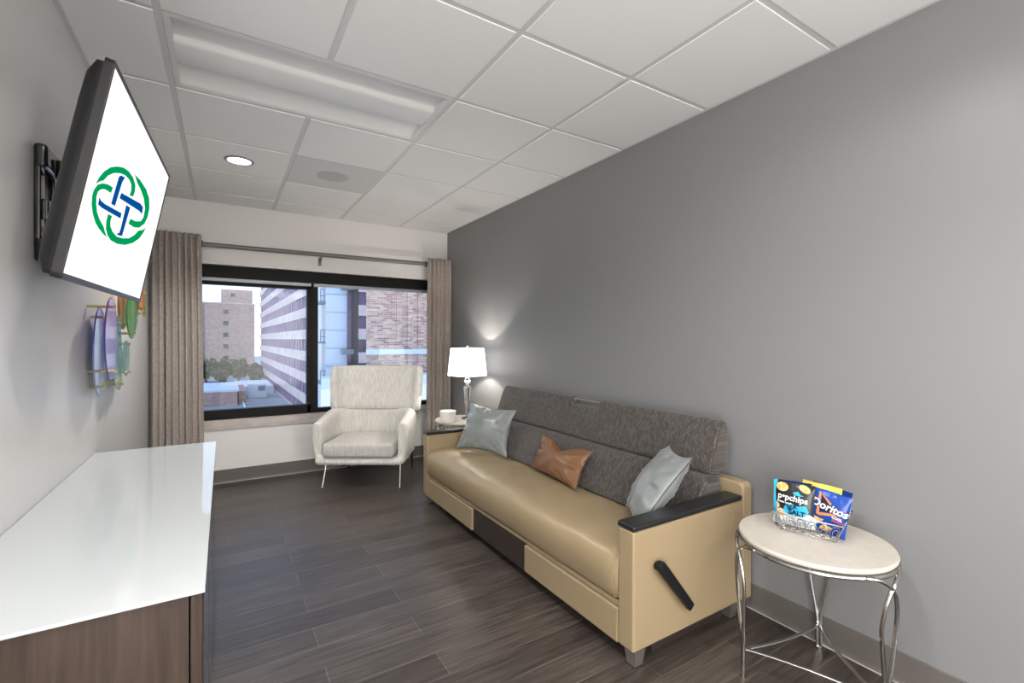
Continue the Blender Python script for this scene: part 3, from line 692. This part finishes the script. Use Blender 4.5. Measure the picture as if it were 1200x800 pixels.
# ------------------------------------------------------------------ lamp
lx, ly, lz = 1.945, 3.93, .556
lamp = thing('table_lamp', 'crystal table lamp with a lit white drum shade on the corner end table', 'lamp', (lx, ly, lz))
bm = nb(); lathe(bm, [(0, lz), (.055, lz), (.055, lz+.012), (.045, lz+.018), (.012, lz+.024), (0, lz+.024)], (lx, ly), 32); obj('base', bm, M_chrome, lamp)
bm = nb(); lathe(bm, [(0, lz+.0245), (.014, lz+.025), (.016, lz+.05), (.034, lz+.28), (.036, lz+.30), (.016, lz+.335), (0, lz+.335)], (lx, ly), 8, rad(22)); obj('crystal_body', bm, M_crystal, lamp, smooth=0)
bm = nb(); lathe(bm, [(0, lz+.336), (.016, lz+.338), (.036, lz+.362), (.036, lz+.37), (.016, lz+.393), (0, lz+.395)], (lx, ly), 8); obj('crystal_bead', bm, M_crystal, lamp, smooth=0)
bm = nb(); tube(bm, [(lx, ly, lz+.395), (lx, ly, lz+.425)], .006, 10); tube(bm, [(lx, ly, lz+.42), (lx, ly, lz+.462)], .014, 12)
obj('socket', bm, M_chrome, lamp)
bm = nb(); lathe(bm, [(0, lz+.463), (.012, lz+.464), (.024, lz+.49), (.018, lz+.515), (0, lz+.523)], (lx, ly), 20)
obj('bulb', bm, mat('bulb_glow', (1, 1, 1), .3, emit=(1, .9, .78), estr=6), lamp)
zb, zt_ = .968, 1.222
bm = nb(); lathe(bm, [(.183, zb), (.157, zt_)], (lx, ly), 56); o = obj('lamp_shade', bm, M_shade, lamp, smooth=80)
md = o.modifiers.new('thick', 'SOLIDIFY'); md.thickness = .002
for r_, z_ in ((.183, zb), (.157, zt_)):
  bm = nb(); tube(bm, [(lx+r_*math.cos(a), ly+r_*math.sin(a), z_) for a in [2*math.pi*k/56 for k in range(56)]], .0022, 6, closed=True)
  obj('shade_trim', bm, M_white, o)
bm = nb()
for k in range(3):
    a = rad(90+120*k); tube(bm, [(lx, ly, zt_-.008), (lx+.156*math.cos(a), ly+.156*math.sin(a), zt_-.004)], .0018, 6)
tube(bm, [(lx+.0, ly+.016, lz+.45), (lx, ly+.034, lz+.48), (lx, ly+.05, lz+.56), (lx, ly+.03, zt_-.02), (lx, ly, zt_-.008)], .002, 6)
lathe(bm, [(.003, zt_-.01), (.004, zt_+.004), (.008, zt_+.012), (.009, zt_+.020), (.006, zt_+.028), (0, zt_+.030)], (lx, ly), 16)
obj('harp_and_finial', bm, M_chrome, lamp)
light('lamp_bulb_light', 'POINT', (lx, ly, lz+.536), 16, (1, .93, .84), shadow_soft_size=.012)

# white lidded box on the corner table
jb = thing('lidded_box', 'small round white lidded box on the corner end table in front of the lamp', 'box', (1.735, 3.90, .556))
bm = nb(); lathe(bm, [(0, .5565), (.066, .5565), (.070, .561), (.070, .640), (0, .640)], (1.735, 3.90), 40); obj('box_body', bm, M_white, jb)
bm = nb(); lathe(bm, [(0, .641), (.073, .641), (.073, .654), (.068, .658), (0, .658)], (1.735, 3.90), 40); obj('lid', bm, M_white, jb)

# ------------------------------------------------------------------ armchair
u_ = Vector((.85425, -.51985, 0)); v_ = Vector((.51985, .85425, 0)); P0 = Vector((.736, 4.322, 0))
CM = Matrix(((u_.x, v_.x, 0, 0), (u_.y, v_.y, 0, 0), (0, 0, 1, 0), (0, 0, 0, 1))); CM.translation = P0+u_*.335
chair = thing('wingback_armchair', 'oatmeal upholstered armchair with a wide wing headrest in front of the window', 'armchair', M=CM)
# local: x across, y to the rear, z up; front of the seat at y=-.02
def upath(hw, yf, yr, r, n=10, dip=0):
    """U path open at the front."""
    pts = [(-hw, yf), (-hw, (yf+yr-r)/2)]+[(-hw+r-r*math.cos(rad(90*k/n)), yr-r+r*math.sin(rad(90*k/n))) for k in range(n+1)]
    pts += [(hw-r+r*math.sin(rad(90*k/n)), yr-r+r*math.cos(rad(90*k/n))) for k in range(n+1)]+[(hw, (yf+yr-r)/2), (hw, yf)]
    return pts
bm = nb()
pth = [Vector((a, b, 0)) for a, b in upath(.37, .05, .60, .24)]
N = len(pth); rings = []
Ltot = sum((pth[i+1]-pth[i]).length for i in range(N-1)); acc = 0
for i, p in enumerate(pth):
    if i: acc += (pth[i]-pth[i-1]).length
    s = acc/Ltot; tdir = (pth[min(i+1, N-1)]-pth[max(i-1, 0)]).normalized(); nr = Vector((tdir.y, -tdir.x, 0))   # inwards
    ctr_ = 1-abs(2*s-1); ztop = .565+.075*min(1, ctr_*2.2); hw = .048
    # section: outer side tapers inwards to the bottom
    sec = [(-.048, .20), (-.055, .32), (-.062, ztop-.10), (-.056, ztop-.03), (-.03, ztop-.004), (.0, ztop), (.028, ztop-.012), (.042, ztop-.05), (.040, .40), (.036, .20)]
    k_ = .085*max(0, 1-ctr_*1.0)
    rings.append([bm.verts.new(p+nr*(a+(.03 if z < .25 and a < 0 else 0)+(.012 if .25 < z < .4 and a < 0 else 0))+Vector((0, 0, z))) for a, z in sec])
for A, B in zip(rings, rings[1:]):
    for k in range(len(A)): bm.faces.new((A[k], A[(k+1) % len(A)], B[(k+1) % len(A)], B[k]))
bm.faces.new(rings[0]); bm.faces.new(rings[-1])
box(bm, -.385, .385, .0, .60, .195, .262, .025, 3)
box(bm, -.36, .36, .05, .62, .20, .26)
bmesh.ops.translate(bm, verts=bm.verts, vec=(-.028, 0, 0))
bmesh.ops.recalc_face_normals(bm, faces=bm.faces)
shell = obj('tub_shell', bm, M_chair, chair, world=False, smooth=80)
rm = shell.modifiers.new('remesh', 'REMESH'); rm.mode = 'VOXEL'; rm.voxel_size = .010; rm.use_smooth_shade = True
sm_ = shell.modifiers.new('smooth', 'SMOOTH'); sm_.iterations = 14; sm_.factor = .6
# wing headrest
bm = nb()
def wing(u, v):
    return None
K, J = 40, 14; F = {}; 
Wt, Wb = .425, .405
def wing_c(s, z):   # centre surface: s -1..1
    w = Wb+(Wt-Wb)*(z-.61)/.43; x = w*math.sin(s*math.pi/2*.92)/math.sin(math.pi/2*.92)
    y = .575+.05*(z-.6)/.43-.17*(abs(s)**3.0); return Vector((x, y, z))
rings = []
for i in range(K+1):
    s = -1+2*i/K; cl = min(1, (1-abs(s))/.10); rc = 1-math.sqrt(max(0, 1-(1-cl)**2))
    z0_, z1_ = .612+.06*rc, 1.042-.06*rc
    tdir = (wing_c(min(s+.02, 1), .8)-wing_c(max(s-.02, -1), .8)); nr = Vector((tdir.y, -tdir.x, 0)).normalized()
    ring = []
    for k in range(2*J):
        a = 2*math.pi*k/(2*J); ca, sa = math.cos(a), math.sin(a)
        q = 5; e2 = (abs(ca)**q+abs(sa)**q)**(-1/q); th_ = .040*(.55+.45*math.sqrt(max(0, 1-(1-cl)**2)))
        z = (z0_+z1_)/2+(z1_-z0_)/2*sa*e2; c_ = wing_c(s, z); ring.append(bm.verts.new(c_+nr*th_*ca*e2))
    rings.append(ring)
for A, B in zip(rings, rings[1:]):
    for k in range(len(A)): bm.faces.new((A[k], A[(k+1) % len(A)], B[(k+1) % len(A)], B[k]))
bm.faces.new(rings[0]); bm.faces.new(rings[-1])
obj('wing_headrest', bm, M_chair, chair, world=False, smooth=60)
bm = nb(); box(bm, -.20, .20, .59, .615, .60, .66); obj('back_joint', bm, M_chair, chair, world=False)
# seat cushion
bm = nb(); V = box(bm, -.322, .322, -.015, .54, .266, .392, .030, 4)
for v in bm.verts:
    if v.co.z > .36: v.co.z += .012*math.cos(v.co.x/.322*1.4)*math.cos((v.co.y-.26)/.28*1.3)
    if v.co.y > .3: v.co.x *= 1-.05*(v.co.y-.3)/.24
    v.co.x = v.co.x*.965-.028
obj('seat_cushion', bm, noisecol(mat('oatmeal_cushion', (.5, .47, .43), .85, sheen=.2), (.42, .40, .37), (.60, .575, .54), 9, (9, 9, 1.3), 5, .3, .7, .25, .002), chair, world=False, smooth=50)
for sx_ in (-1, 1):
    for fy in (0, 1):
        bm = nb(); top = Vector((sx_*.328, .07 if not fy else .54, .21)); foot = Vector((sx_*(.338 if not fy else .318), .0 if not fy else .625, .0))
        tube(bm, [top, foot+Vector((0, 0, .006))], [.011, .008], 12); lathe(bm, [(0, 0), (.011, 0), (.013, .006), (.009, .012), (0, .012)], (foot.x, foot.y), 16)
        obj('leg', bm, M_chrome, chair, world=False)
bm = nb(); tube(bm, smooth_path([(-.315, .05, .15), (0, .30, .19), (.31, .58, .15)], 6), .005, 8); tube(bm, smooth_path([(.315, .05, .15), (0, .30, .178), (-.31, .58, .15)], 6), .005, 8)
obj('cross_brace', bm, M_chrome, chair, world=False)

# ------------------------------------------------------------------ wire basket and snack bags
zt = .5555
bot = [Vector(p) for p in ((1.868, .992, zt+.004), (1.917, .823, zt+.004), (2.075, .869, zt+.004), (2.026, 1.038, zt+.004))]
top_ = [Vector(p) for p in ((1.826, 1.012, zt+.075), (1.893, .788, zt+.075), (2.105, .845, zt+.075), (2.038, 1.072, zt+.075))]
cb = sum(bot, Vector())/4
basket = thing('wire_basket', 'silver scrollwork wire basket holding snack bags on the near end table', 'basket', (cb.x, cb.y, zt))
bm = nb(); tube(bm, [p for i in range(4) for p in (top_[i].lerp(top_[(i+1) % 4], q/6) for q in range(6))], .0026, 6, closed=True)
tube(bm, [p for i in range(4) for p in (bot[i].lerp(bot[(i+1) % 4], q/6) for q in range(6))], .0022, 6, closed=True)
for i in range(4): tube(bm, [bot[i], top_[i]], .002, 6)
for k in range(1, 8):
    q = k/8; tube(bm, [bot[0].lerp(bot[1], q), bot[3].lerp(bot[2], q)], .0011, 5); tube(bm, [bot[0].lerp(bot[3], q), bot[1].lerp(bot[2], q)], .0011, 5)
obj('wire_frame', bm, M_chrome, basket)
for i in range(4):
    A, B, C_, D_ = bot[i], bot[(i+1) % 4], top_[(i+1) % 4], top_[i]; bm = nb()
    def pt(s, t): return (A*(1-s)+B*s)*(1-t)+(D_*(1-s)+C_*s)*t
    for k in range(6):
        s0 = (k+.5)/6
        for rr_, tt in ((.070, .52), (.040, .50)):
            tube(bm, [pt(s0+rr_*math.cos(a)+(.012 if rr_ < .05 else 0), tt+rr_*5.6*math.sin(a)) for a in [2*math.pi*q/16 for q in range(16)]], .0016, 5, closed=True)
    for q in (.5,): tube(bm, [pt(0, .12), pt(1, .12)], .0011, 5)
    obj('scroll_side', bm, M_chrome, basket)

def bag(label, ctr, w, h, th, yawd, lean, roll, body, parts, group='snack bags in the wire basket', seed=0):
    """ctr: bottom centre; front faces local -y; local x to the viewer's right."""
    M = Matrix.Translation(ctr) @ Matrix.Rotation(rad(yawd), 4, 'Z') @ Matrix.Rotation(rad(-lean), 4, 'X') @ Matrix.Rotation(rad(roll), 4, 'Y')
    t = thing('snack_bag', label, 'snack bag', M=M, group=group)
    def surf(u, v, side):      # u,v in 0..1
        prof = max(0, math.sin(math.pi*u))**.5*max(0, math.sin(math.pi*min(1, max(0, (v-.04)/.92))))**.6
        e_ = math.exp(-((min(v, 1-v)-.1)/.07)**2)
        d = max(th*prof*(1+.10*e_*math.sin(u*32+seed)), .0007 if 0 < u < 1 else 0)
        x = (u-.5)*w*(1-.03*math.sin(math.pi*v)); z = v*h
        wob = .002*math.sin(u*9+seed) if v > .93 else 0
        return Vector((x, -d*side+wob, z))
    bm = nb()
    N1, N2 = 26, 30
    for side in (1, -1): grid(bm, N1, N2, lambda u, v: surf(u, v, side))
    bmesh.ops.remove_doubles(bm, verts=bm.verts, dist=1e-5)
    pk = obj('pouch', bm, body, t, world=False, smooth=70)
    def on(x, z, lift): 
        p = surf(x/w+.5, z/h, 1); return Vector((p.x, p.y-lift, z))
    parts = [q for p in parts for q in ([(p[0], 'poly', [pl], p[3], p[4]) for pl in p[2]] if p[1] == 'poly' else [p])]
    for nm, kind, data, mm, lift in parts:
        if kind == 'poly':
            bm = nb()
            for poly in data:
                xs = [p[0] for p in poly]; zs = [p[1] for p in poly]
                f = bm.faces.new([bm.verts.new((p[0], 0, p[1])) for p in poly])
            for g_ in [-.07+.008*k for k in range(19)]:
                bmesh.ops.bisect_plane(bm, geom=bm.verts[:]+bm.edges[:]+bm.faces[:], plane_co=(g_, 0, 0), plane_no=(1, 0, 0))
            for g_ in [.008*k for k in range(1, 26)]:
                bmesh.ops.bisect_plane(bm, geom=bm.verts[:]+bm.edges[:]+bm.faces[:], plane_co=(0, 0, g_), plane_no=(0, 0, 1))
        else:
            txt, size, bold, x_, z_, rot, shear = data; bm = text_mesh(txt, size, bold, shear=shear); R_ = Matrix.Rotation(rad(rot), 3, 'Y')
            for v in bm.verts: q = R_ @ Vector((v.co.x, 0, v.co.y)); v.co = Vector((x_+q.x, 0, z_+q.z))
        for v in bm.verts: v.co = on(v.co.x, v.co.z, lift)
        obj(nm, bm, mm, pk, world=False, smooth=0, recalc=False)
    return t
def ell(cx, cz, a, b, n=20, rot=0): return [(cx+a*math.cos(t)*math.cos(rot)-b*math.sin(t)*math.sin(rot), cz+a*math.cos(t)*math.sin(rot)+b*math.sin(t)*math.cos(rot)) for t in [2*math.pi*k/n for k in range(n)]]
B_black = mat('bag_black', (.012, .012, .014), .28); B_blue = mat('bag_blue', (.006, .05, .30), .22); B_navy = mat('bag_navy', (.008, .03, .16), .25)
B_yel = mat('bag_yellow', (.72, .60, .10), .25); P_cyan = mat('print_cyan', (.02, .36, .62), .3); P_white = mat('print_white', (.75, .75, .74), .3)
P_chip = noisecol(mat('print_chip', (.65, .4, .12), .4), (.50, .26, .06), (.80, .55, .22), 120); P_silver = noisecol(mat('print_silver', (.5, .5, .5), .3), (.28, .32, .36), (.72, .74, .76), 70)
P_orange = mat('print_orange', (.62, .22, .06), .3); P_red = mat('print_red', (.55, .09, .05), .3); P_dark = mat('print_black', (.01, .01, .012), .3); P_green = mat('print_green', (.45, .6, .1), .3)
yb0 = -74
w, h = .158, .182
left_strip = [(-w/2*.97, .06), (-w/2*.97, .172), (-.060, .176), (-.068, .15), (-.071, .12), (-.066, .085), (-.055, .06), (-.045, .04), (-w/2*.97, .03)]
bag('black snack bag printed popchips with a cyan edge, front left in the wire basket', (1.918, .972, zt+.008), .136, .172, .016, yb0, 6, 0, B_black, [
    ('cyan_edge', 'poly', [left_strip], P_cyan, .0006),
    ('silver_lower_print', 'poly', [[(-.074, .004), (.074, .004), (.074, .05), (.05, .062), (.02, .052), (-.02, .058), (-.05, .066), (-.074, .05)]], P_silver, .0007),
    ('chip_print', 'poly', [ell(-.044, .150, .022, .017), ell(.034, .154, .021, .013, rot=-.5), ell(-.062, .075, .010, .012), ell(-.048, .045, .012, .014)], P_chip, .0012),
    ('bag_lettering', 'text', ('p\u2022pchips', .0315, .0007, -.006, .112, 4, 0), P_white, .0018),
    ('small_lettering', 'text', ('potato snack', .010, .0003, -.035, .092, 4, 0), P_white, .0016),
    ('flavour_patch', 'poly', [[(-.030, .082), (-.010, .094), (.008, .084), (.040, .092), (.052, .070), (.040, .052), (.0, .040), (-.028, .052), (-.038, .066)]], P_cyan, .0012),
    ('flavour_patch', 'poly', [[(-.006, .134), (.012, .142), (.022, .130), (.034, .127), (.018, .124), (.0, .127)]], P_cyan, .0012),
    ('flavour_lettering', 'text', ('SEA', .022, .0010, -.008, .078, -10, 0), P_dark, .0022),
    ('flavour_lettering', 'text', ('SALT', .026, .0012, .010, .058, 4, 0), P_dark, .0022)], seed=1)
w, h = .160, .182
bag('bright blue snack bag printed Doritos, leaning right at the front of the wire basket', (1.955, .877, zt+.010), .126, .160, .016, yb0-4, 5, 8, B_blue, [
    ('triangle_print', 'poly', [[(-.042, .152), (-.034, .146), (-.030, .062), (-.040, .066)], [(-.040, .066), (-.030, .062), (.036, .082), (.040, .090), (-.03, .074)], [(-.042, .152), (-.030, .144), (.006, .118), (.000, .112)]], P_orange, .0010),
    ('triangle_print', 'poly', [[(-.030, .138), (-.028, .080), (.026, .090), (.0, .112)]], P_dark, .0009),
    ('lettering_shadow', 'text', ('Doritos', .039, .0030, .000, .100, 8, .1), P_dark, .0014),
    ('bag_lettering', 'text', ('Doritos', .039, .0009, .000, .101, 8, .1), P_white, .0022),
    ('flavour_lettering', 'text', ('COOL', .012, .0006, .030, .070, 8, 0), P_white, .0016), ('flavour_lettering', 'text', ('RANCH', .011, .0006, .034, .059, 8, 0), P_red, .0016),
    ('chip_print', 'poly', [[(-.070, .056), (-.010, .052), (-.030, .026), (-.062, .034)], [(-.012, .035), (.022, .030), (.0, .006), (-.02, .014)]], P_chip, .0012)], seed=4)
bag('yellow snack bag, its top edge showing behind the bright blue one in the wire basket', (2.004, .925, zt+.010), .134, .168, .010, yb0-2, 4, 4, B_yel, [
    ('label_print', 'poly', [ell(.03, .142, .030, .016)], P_green, .001)], seed=2)
bag('navy blue snack bag, only its top edge showing behind the black one at the left', (1.964, .995, zt+.010), .128, .164, .009, yb0, 3, -2, B_navy, [
    ('label_print', 'poly', [ell(-.02, .146, .03, .010)], P_cyan, .001)], seed=3)
bag('navy and yellow snack bag at the right rear of the wire basket', (2.042, .915, zt+.010), .136, .158, .009, yb0-6, 2, 8, B_navy, [
    ('yellow_print', 'poly', [[(.04, .05), (.072, .06), (.072, .10), (.055, .09)]], B_yel, .001)], seed=8)

# ------------------------------------------------------------------ outside
def brick(name, c1, c2, mo, bw, bh):
    m = mat(name, c1, .8); n, l, b = nt(m); t = n.new('ShaderNodeTexCoord'); sp = n.new('ShaderNodeSeparateXYZ'); cb_ = n.new('ShaderNodeCombineXYZ')
    l.new(t.outputs['Object'], sp.inputs[0]); ad = n.new('ShaderNodeMath'); ad.operation = 'ADD'; l.new(sp.outputs['X'], ad.inputs[0]); l.new(sp.outputs['Y'], ad.inputs[1])
    l.new(ad.outputs[0], cb_.inputs['X']); l.new(sp.outputs['Z'], cb_.inputs['Y'])
    br = n.new('ShaderNodeTexBrick'); br.inputs['Color1'].default_value = (*c1, 1); br.inputs['Color2'].default_value = (*c2, 1); br.inputs['Mortar'].default_value = (*mo, 1)
    br.inputs['Scale'].default_value = 1; br.inputs['Brick Width'].default_value = bw; br.inputs['Row Height'].default_value = bh; br.inputs['Mortar Size'].default_value = bh*.1
    l.new(cb_.outputs[0], br.inputs['Vector'])
    no = n.new('ShaderNodeTexNoise'); no.inputs['Scale'].default_value = 1.3; no.inputs['Detail'].default_value = 5; l.new(t.outputs['Object'], no.inputs['Vector'])
    mr = n.new('ShaderNodeMapRange'); mr.inputs['To Min'].default_value = .75; mr.inputs['To Max'].default_value = 1.25; l.new(no.outputs['Fac'], mr.inputs['Value'])
    mx = n.new('ShaderNodeMix'); mx.data_type = 'RGBA'; mx.blend_type = 'MULTIPLY'; mx.inputs['Factor'].default_value = 1; l.new(br.outputs['Color'], mx.inputs['A']); l.new(mr.outputs[0], mx.inputs['B'])
    l.new(mx.outputs['Result'], b.inputs['Base Color']); return m
E_brickfar = brick('far_brick', (.50, .31, .26), (.62, .42, .36), (.52, .37, .32), 1.0, .5)
E_bricknear = brick('near_brick', (.40, .22, .22), (.80, .58, .42), (.74, .58, .48), .34, .11)
E_band = noisecol(mat('pink_concrete', (.72, .60, .58), .8), (.66, .54, .52), (.80, .68, .66), .4)
E_glass = noisecol(mat('tinted_glazing', (.10, .08, .14), .25), (.03, .03, .06), (.13, .09, .17), .35, (1, 3, 1))
E_mull = mat('violet_mullion', (.30, .22, .42), .5)
E_panel = mat('pale_blue_metal', (.60, .72, .86), .45)
E_joint = mat('panel_joint', (.25, .32, .40), .6)
E_roofw = mat('white_roof', (.80, .84, .88), .7); E_roofg = noisecol(mat('grey_roof', (.3, .32, .34), .9), (.28, .32, .36), (.42, .46, .50), .3)
E_leaf = noisecol(mat('leaf_green', (.05, .11, .04), .8), (.015, .045, .015), (.05, .11, .04), .8)
E_dark = mat('dark_window', (.03, .035, .05), .2)
bm = nb(); box(bm, -300, 300, 30, 420, -12.4, -12); o = struct('ground_outside', bm, noisecol(mat('asphalt', (.3, .32, .33), .9), (.26, .29, .31), (.40, .43, .45), .15))
# brick tower
tw = thing('brick_tower', 'tall pale red brick tower with a stair penthouse seen far off through the left pane', 'building', (-3, 206, -12))
bm = nb(); box(bm, -22, 9.8, 198, 216, -12, 14.2); w_ = obj('wall', bm, E_brickfar, tw, smooth=0)
bm = nb(); box(bm, -22.2, 10, 197.8, 216, 14.2, 14.6); obj('roof_coping', bm, E_band, tw, smooth=0)
bm = nb(); box(bm, -.8, 9.2, 200, 214, 14.6, 19.6); obj('penthouse', bm, E_brickfar, tw, smooth=0)
bm = nb(); box(bm, 2.2, 3.5, 199.8, 200.1, 17.0, 18.3); obj('window', bm, E_dark, tw, smooth=0)
for k in range(7):
    z = 10.5-4.2*k; bm = nb(); box(bm, -.1, 1.5, 197.9, 198.2, z, z+1.6); obj('window', bm, E_dark, tw, smooth=0)
# banded office block
bb = thing('banded_office_block', 'long office block with pink concrete bands and violet window strips through the left pane', 'building', (17, 130, -12))
bm = nb(); prism(bm, [(12.3, 74.5), (11.15, 184.9), (26, 184.9), (26, 74.5)], 'z', -12, 24.8); obj('core', bm, E_glass, bb, smooth=0)
for k in range(-4, 7):
    z = 1.35+3.7*k; bm = nb()
    P = [(11.9, 74), (10.75, 185.2), (27, 185.2), (27, 74)]
    prism(bm, P, 'z', z, z+1.65); obj('concrete_band', bm, E_band, bb, smooth=0)
bm = nb()
for k in range(30):
    y = 76+3.6*k; x = 11.9-(y-74)/111.2*1.15; box(bm, x+.14, x+.6, y, y+.8, -12, 24.5)
o = obj('mullions', bm, E_mull, bb, smooth=0)
# blue panel building with curtain wall strip and near brick wing
pb = thing('metal_panel_wing', 'pale blue metal panelled wing beside a violet glass strip through the right pane', 'building', (5.4, 30, -12))
bm = nb(); prism(bm, [(4.78, 27.2), (5.90, 27.2), (7.3, 36), (6.45, 36)], 'z', -12, 9); obj('wall', bm, E_panel, pb, smooth=0)
for k in range(-6, 7):
    z = 2.8+1.0*k; bm = nb(); box(bm, 4.79, 5.9, 27.17, 27.2, z, z+.025); obj('panel_joint', bm, E_joint, pb, smooth=0)
bm = nb(); box(bm, 5.90, 6.44, 27.0, 27.19, -12, 9); gl = obj('glass_strip', bm, mat('violet_glass', (.13, .07, .22), .1, coat=.5), pb, smooth=0)
bm = nb(); box(bm, 6.18, 6.46, 26.85, 27.0, -12, 9)
for x in (5.9, 6.08): box(bm, x, x+.035, 26.93, 27.0, -12, 9)
for k in range(-8, 8): z = .9+1.0*k; box(bm, 5.9, 6.45, 26.84, 27.0, z, z+.03)
obj('mullions', bm, mat('dark_mullion', (.06, .055, .075), .4), gl, smooth=0)
for z in (4.2, .62):
    bm = nb(); box(bm, 5.55, 6.16, 26.6, 27.2, z-.14, z+.14, .03); obj('bracket', bm, mat('steel_blue', (.20, .24, .30), .4), pb)
bw_ = thing('brick_wing', 'near brick wing with a pale ledge filling the right pane behind the armchair', 'building', (10, 27, -12))
bm = nb(); prism(bm, [(6.47, 25.2), (20, 25.2), (20, 34), (9.1, 34)], 'z', -12, 9); obj('wall', bm, E_bricknear, bw_, smooth=0)
bm = nb()
for k in range(14): x = 8.1+.62*k; box(bm, x, x+.31, 25.12, 25.2, -12, 9)
obj('brick_pier', bm, E_bricknear, bw_, smooth=0)
bm = nb(); box(bm, 6.47, 20, 24.95, 25.25, .5, .78); obj('band', bm, mat('band_white', (.78, .84, .92), .6), bw_, smooth=0)  # pale horizontal strip across the brick
# link building low in the right pane
lk = thing('link_roof', 'pale flat roof with parapet low in the right pane below the panelled wing', 'building', (6, 22, -12))
bm = nb(); prism(bm, [(3.1, 18.6), (20, 18.6), (20, 24.9), (4.15, 24.9)], 'z', -12, -.55); obj('wall', bm, E_roofw, lk, smooth=0)
bm = nb(); box(bm, 3.1, 20, 18.4, 18.59, -.55, -.15); obj('parapet', bm, E_panel, lk, smooth=0)
# stair between
st = thing('external_stair', 'white steel fire stair at the left edge of the right pane', 'stair', (6.5, 38, -12))
bm = nb(); box(bm, 6.55, 8.2, 39, 45, -12, 9); obj('stair_tower', bm, E_roofw, st, smooth=0)
for k in range(5):
    z = -5+3*k; bm = nb(); box(bm, 6.0, 6.6, 36.3, 38.9, z, z+.15)
    for zz in (.5, 1.0): tube(bm, [(6.04, 36.4, z+zz), (6.56, 36.4, z+zz)], .035, 6)
    for xx in (6.04, 6.3, 6.56): tube(bm, [(xx, 36.4, z+.1), (xx, 36.4, z+1)], .035, 6)
    obj('landing', bm, E_joint, st, smooth=0)
# low roofs in the left pane
lr = thing('low_brick_block', 'low brick block with a white flat roof below the tower in the left pane', 'building', (-6, 120, -12))
bm = nb(); box(bm, -18, 2.4, 109, 128, -12, -9.2); obj('wall', bm, E_brickfar, lr, smooth=0)
bm = nb(); box(bm, -18.2, 2.7, 108.8, 128.2, -9.2, -8.8); obj('roof_slab', bm, E_roofw, lr, smooth=0)
bm = nb(); box(bm, 2.7, 4.0, 112, 127, -12, -9.4); obj('annex', bm, E_brickfar, lr, smooth=0)
ru = thing('rooftop_unit', 'white rooftop machine housing beside the low brick block', 'rooftop unit', (6.4, 124, -12))
bm = nb(); box(bm, 4.7, 8.4, 120.5, 126, -12, -8.8, .15); h_ = obj('housing', bm, E_roofw, ru)
bm = nb(); box(bm, 6.7, 8.1, 120.35, 120.55, -10.4, -9.3)
for k in range(5): box(bm, 6.7, 8.1, 120.3, 120.36, -10.35+.22*k, -10.28+.22*k)
obj('louvre', bm, E_joint, h_, smooth=0)
wr = obj('white_roof_deck', (lambda b: (box(b, 2.5, 10.6, 130, 150, -12, -10.2), b)[1])(nb()), E_roofw, smooth=0); tag(wr, 'white flat roof deck behind the rooftop machine housing', 'roof')
pr_ = thing('roof_pipe_run', 'thin pale pipe running across the flat roof toward the window', 'pipe', (4, 105, -12))
bm = nb(); tube(bm, [(3.4, 118, -11.8), (3.6, 92, -11.8)], .18, 8); obj('pipe', bm, E_roofw, pr_)
bm = nb()
for k in range(4): box(bm, 3.2, 3.9, 95+6*k, 95.5+6*k, -12, -11.75)
obj('pipe_support', bm, E_joint, pr_, smooth=0)
# trees
def tree(x, y, r, hgt_, label, seed):
    rnd = random.Random(seed); t = thing('leafy_tree', label, 'tree', (x, y, -12), 0, 'trees below the brick tower')
    bm = nb(); tube(bm, [(x, y, -12), (x+.2, y, -12+hgt_*.6)], [.35, .15], 8)
    for k in range(5):
        a = k*1.26; tube(bm, [(x, y, -12+hgt_*.35), (x+r*.5*math.cos(a), y+r*.5*math.sin(a), -12+hgt_*.7)], [.14, .05], 6)
    obj('trunk', bm, mat('bark', (.1, .07, .05), .9) if 'bark' not in MATS else MATS['bark'], t)
    bm = nb()
    lumps = [(rnd.gauss(0, .45), rnd.gauss(0, .45), rnd.uniform(-.3, .55), rnd.uniform(.3, .5)) for _ in range(16)]
    for k in range(2600):
        a, b, c, q = lumps[rnd.randrange(16)]; d = Vector((rnd.gauss(0, 1), rnd.gauss(0, 1), rnd.gauss(0, 1))).normalized()*q*rnd.uniform(.75, 1.05)
        p = Vector((x+(a+d.x)*r, y+(b+d.y)*r, -12+hgt_*.40+(c+d.z)*hgt_*.56)); s_ = rnd.uniform(.14, .34)
        R3 = Euler((rnd.uniform(0, 6), rnd.uniform(0, 6), rnd.uniform(0, 6))).to_matrix()
        bm.faces.new([bm.verts.new(p+R3 @ Vector(v)*s_) for v in ((-1, -.6, 0), (1, -.6, 0), (1.2, .6, .3), (-.8, .7, -.2))])
    obj('crown', bm, E_leaf, t, smooth=0, recalc=False)
for k, (x, y, r_, h_, lb) in enumerate(((-9.5, 160, 2.9, 8.6, 'leafy tree at the far left edge of the left pane'), (-4.6, 172, 2.7, 8.8, 'leafy tree second from the left in the row before the tower'),
        (-.1, 160, 2.5, 8.4, 'leafy tree in the middle of the row before the tower'), (4.1, 172, 2.4, 7.8, 'leafy tree second from the right in the row before the tower'), (8.0, 160, 2.2, 6.6, 'leafy tree at the right end of the row, next to the banded block'))):
    tree(x, y, r_, h_, lb, k+1)
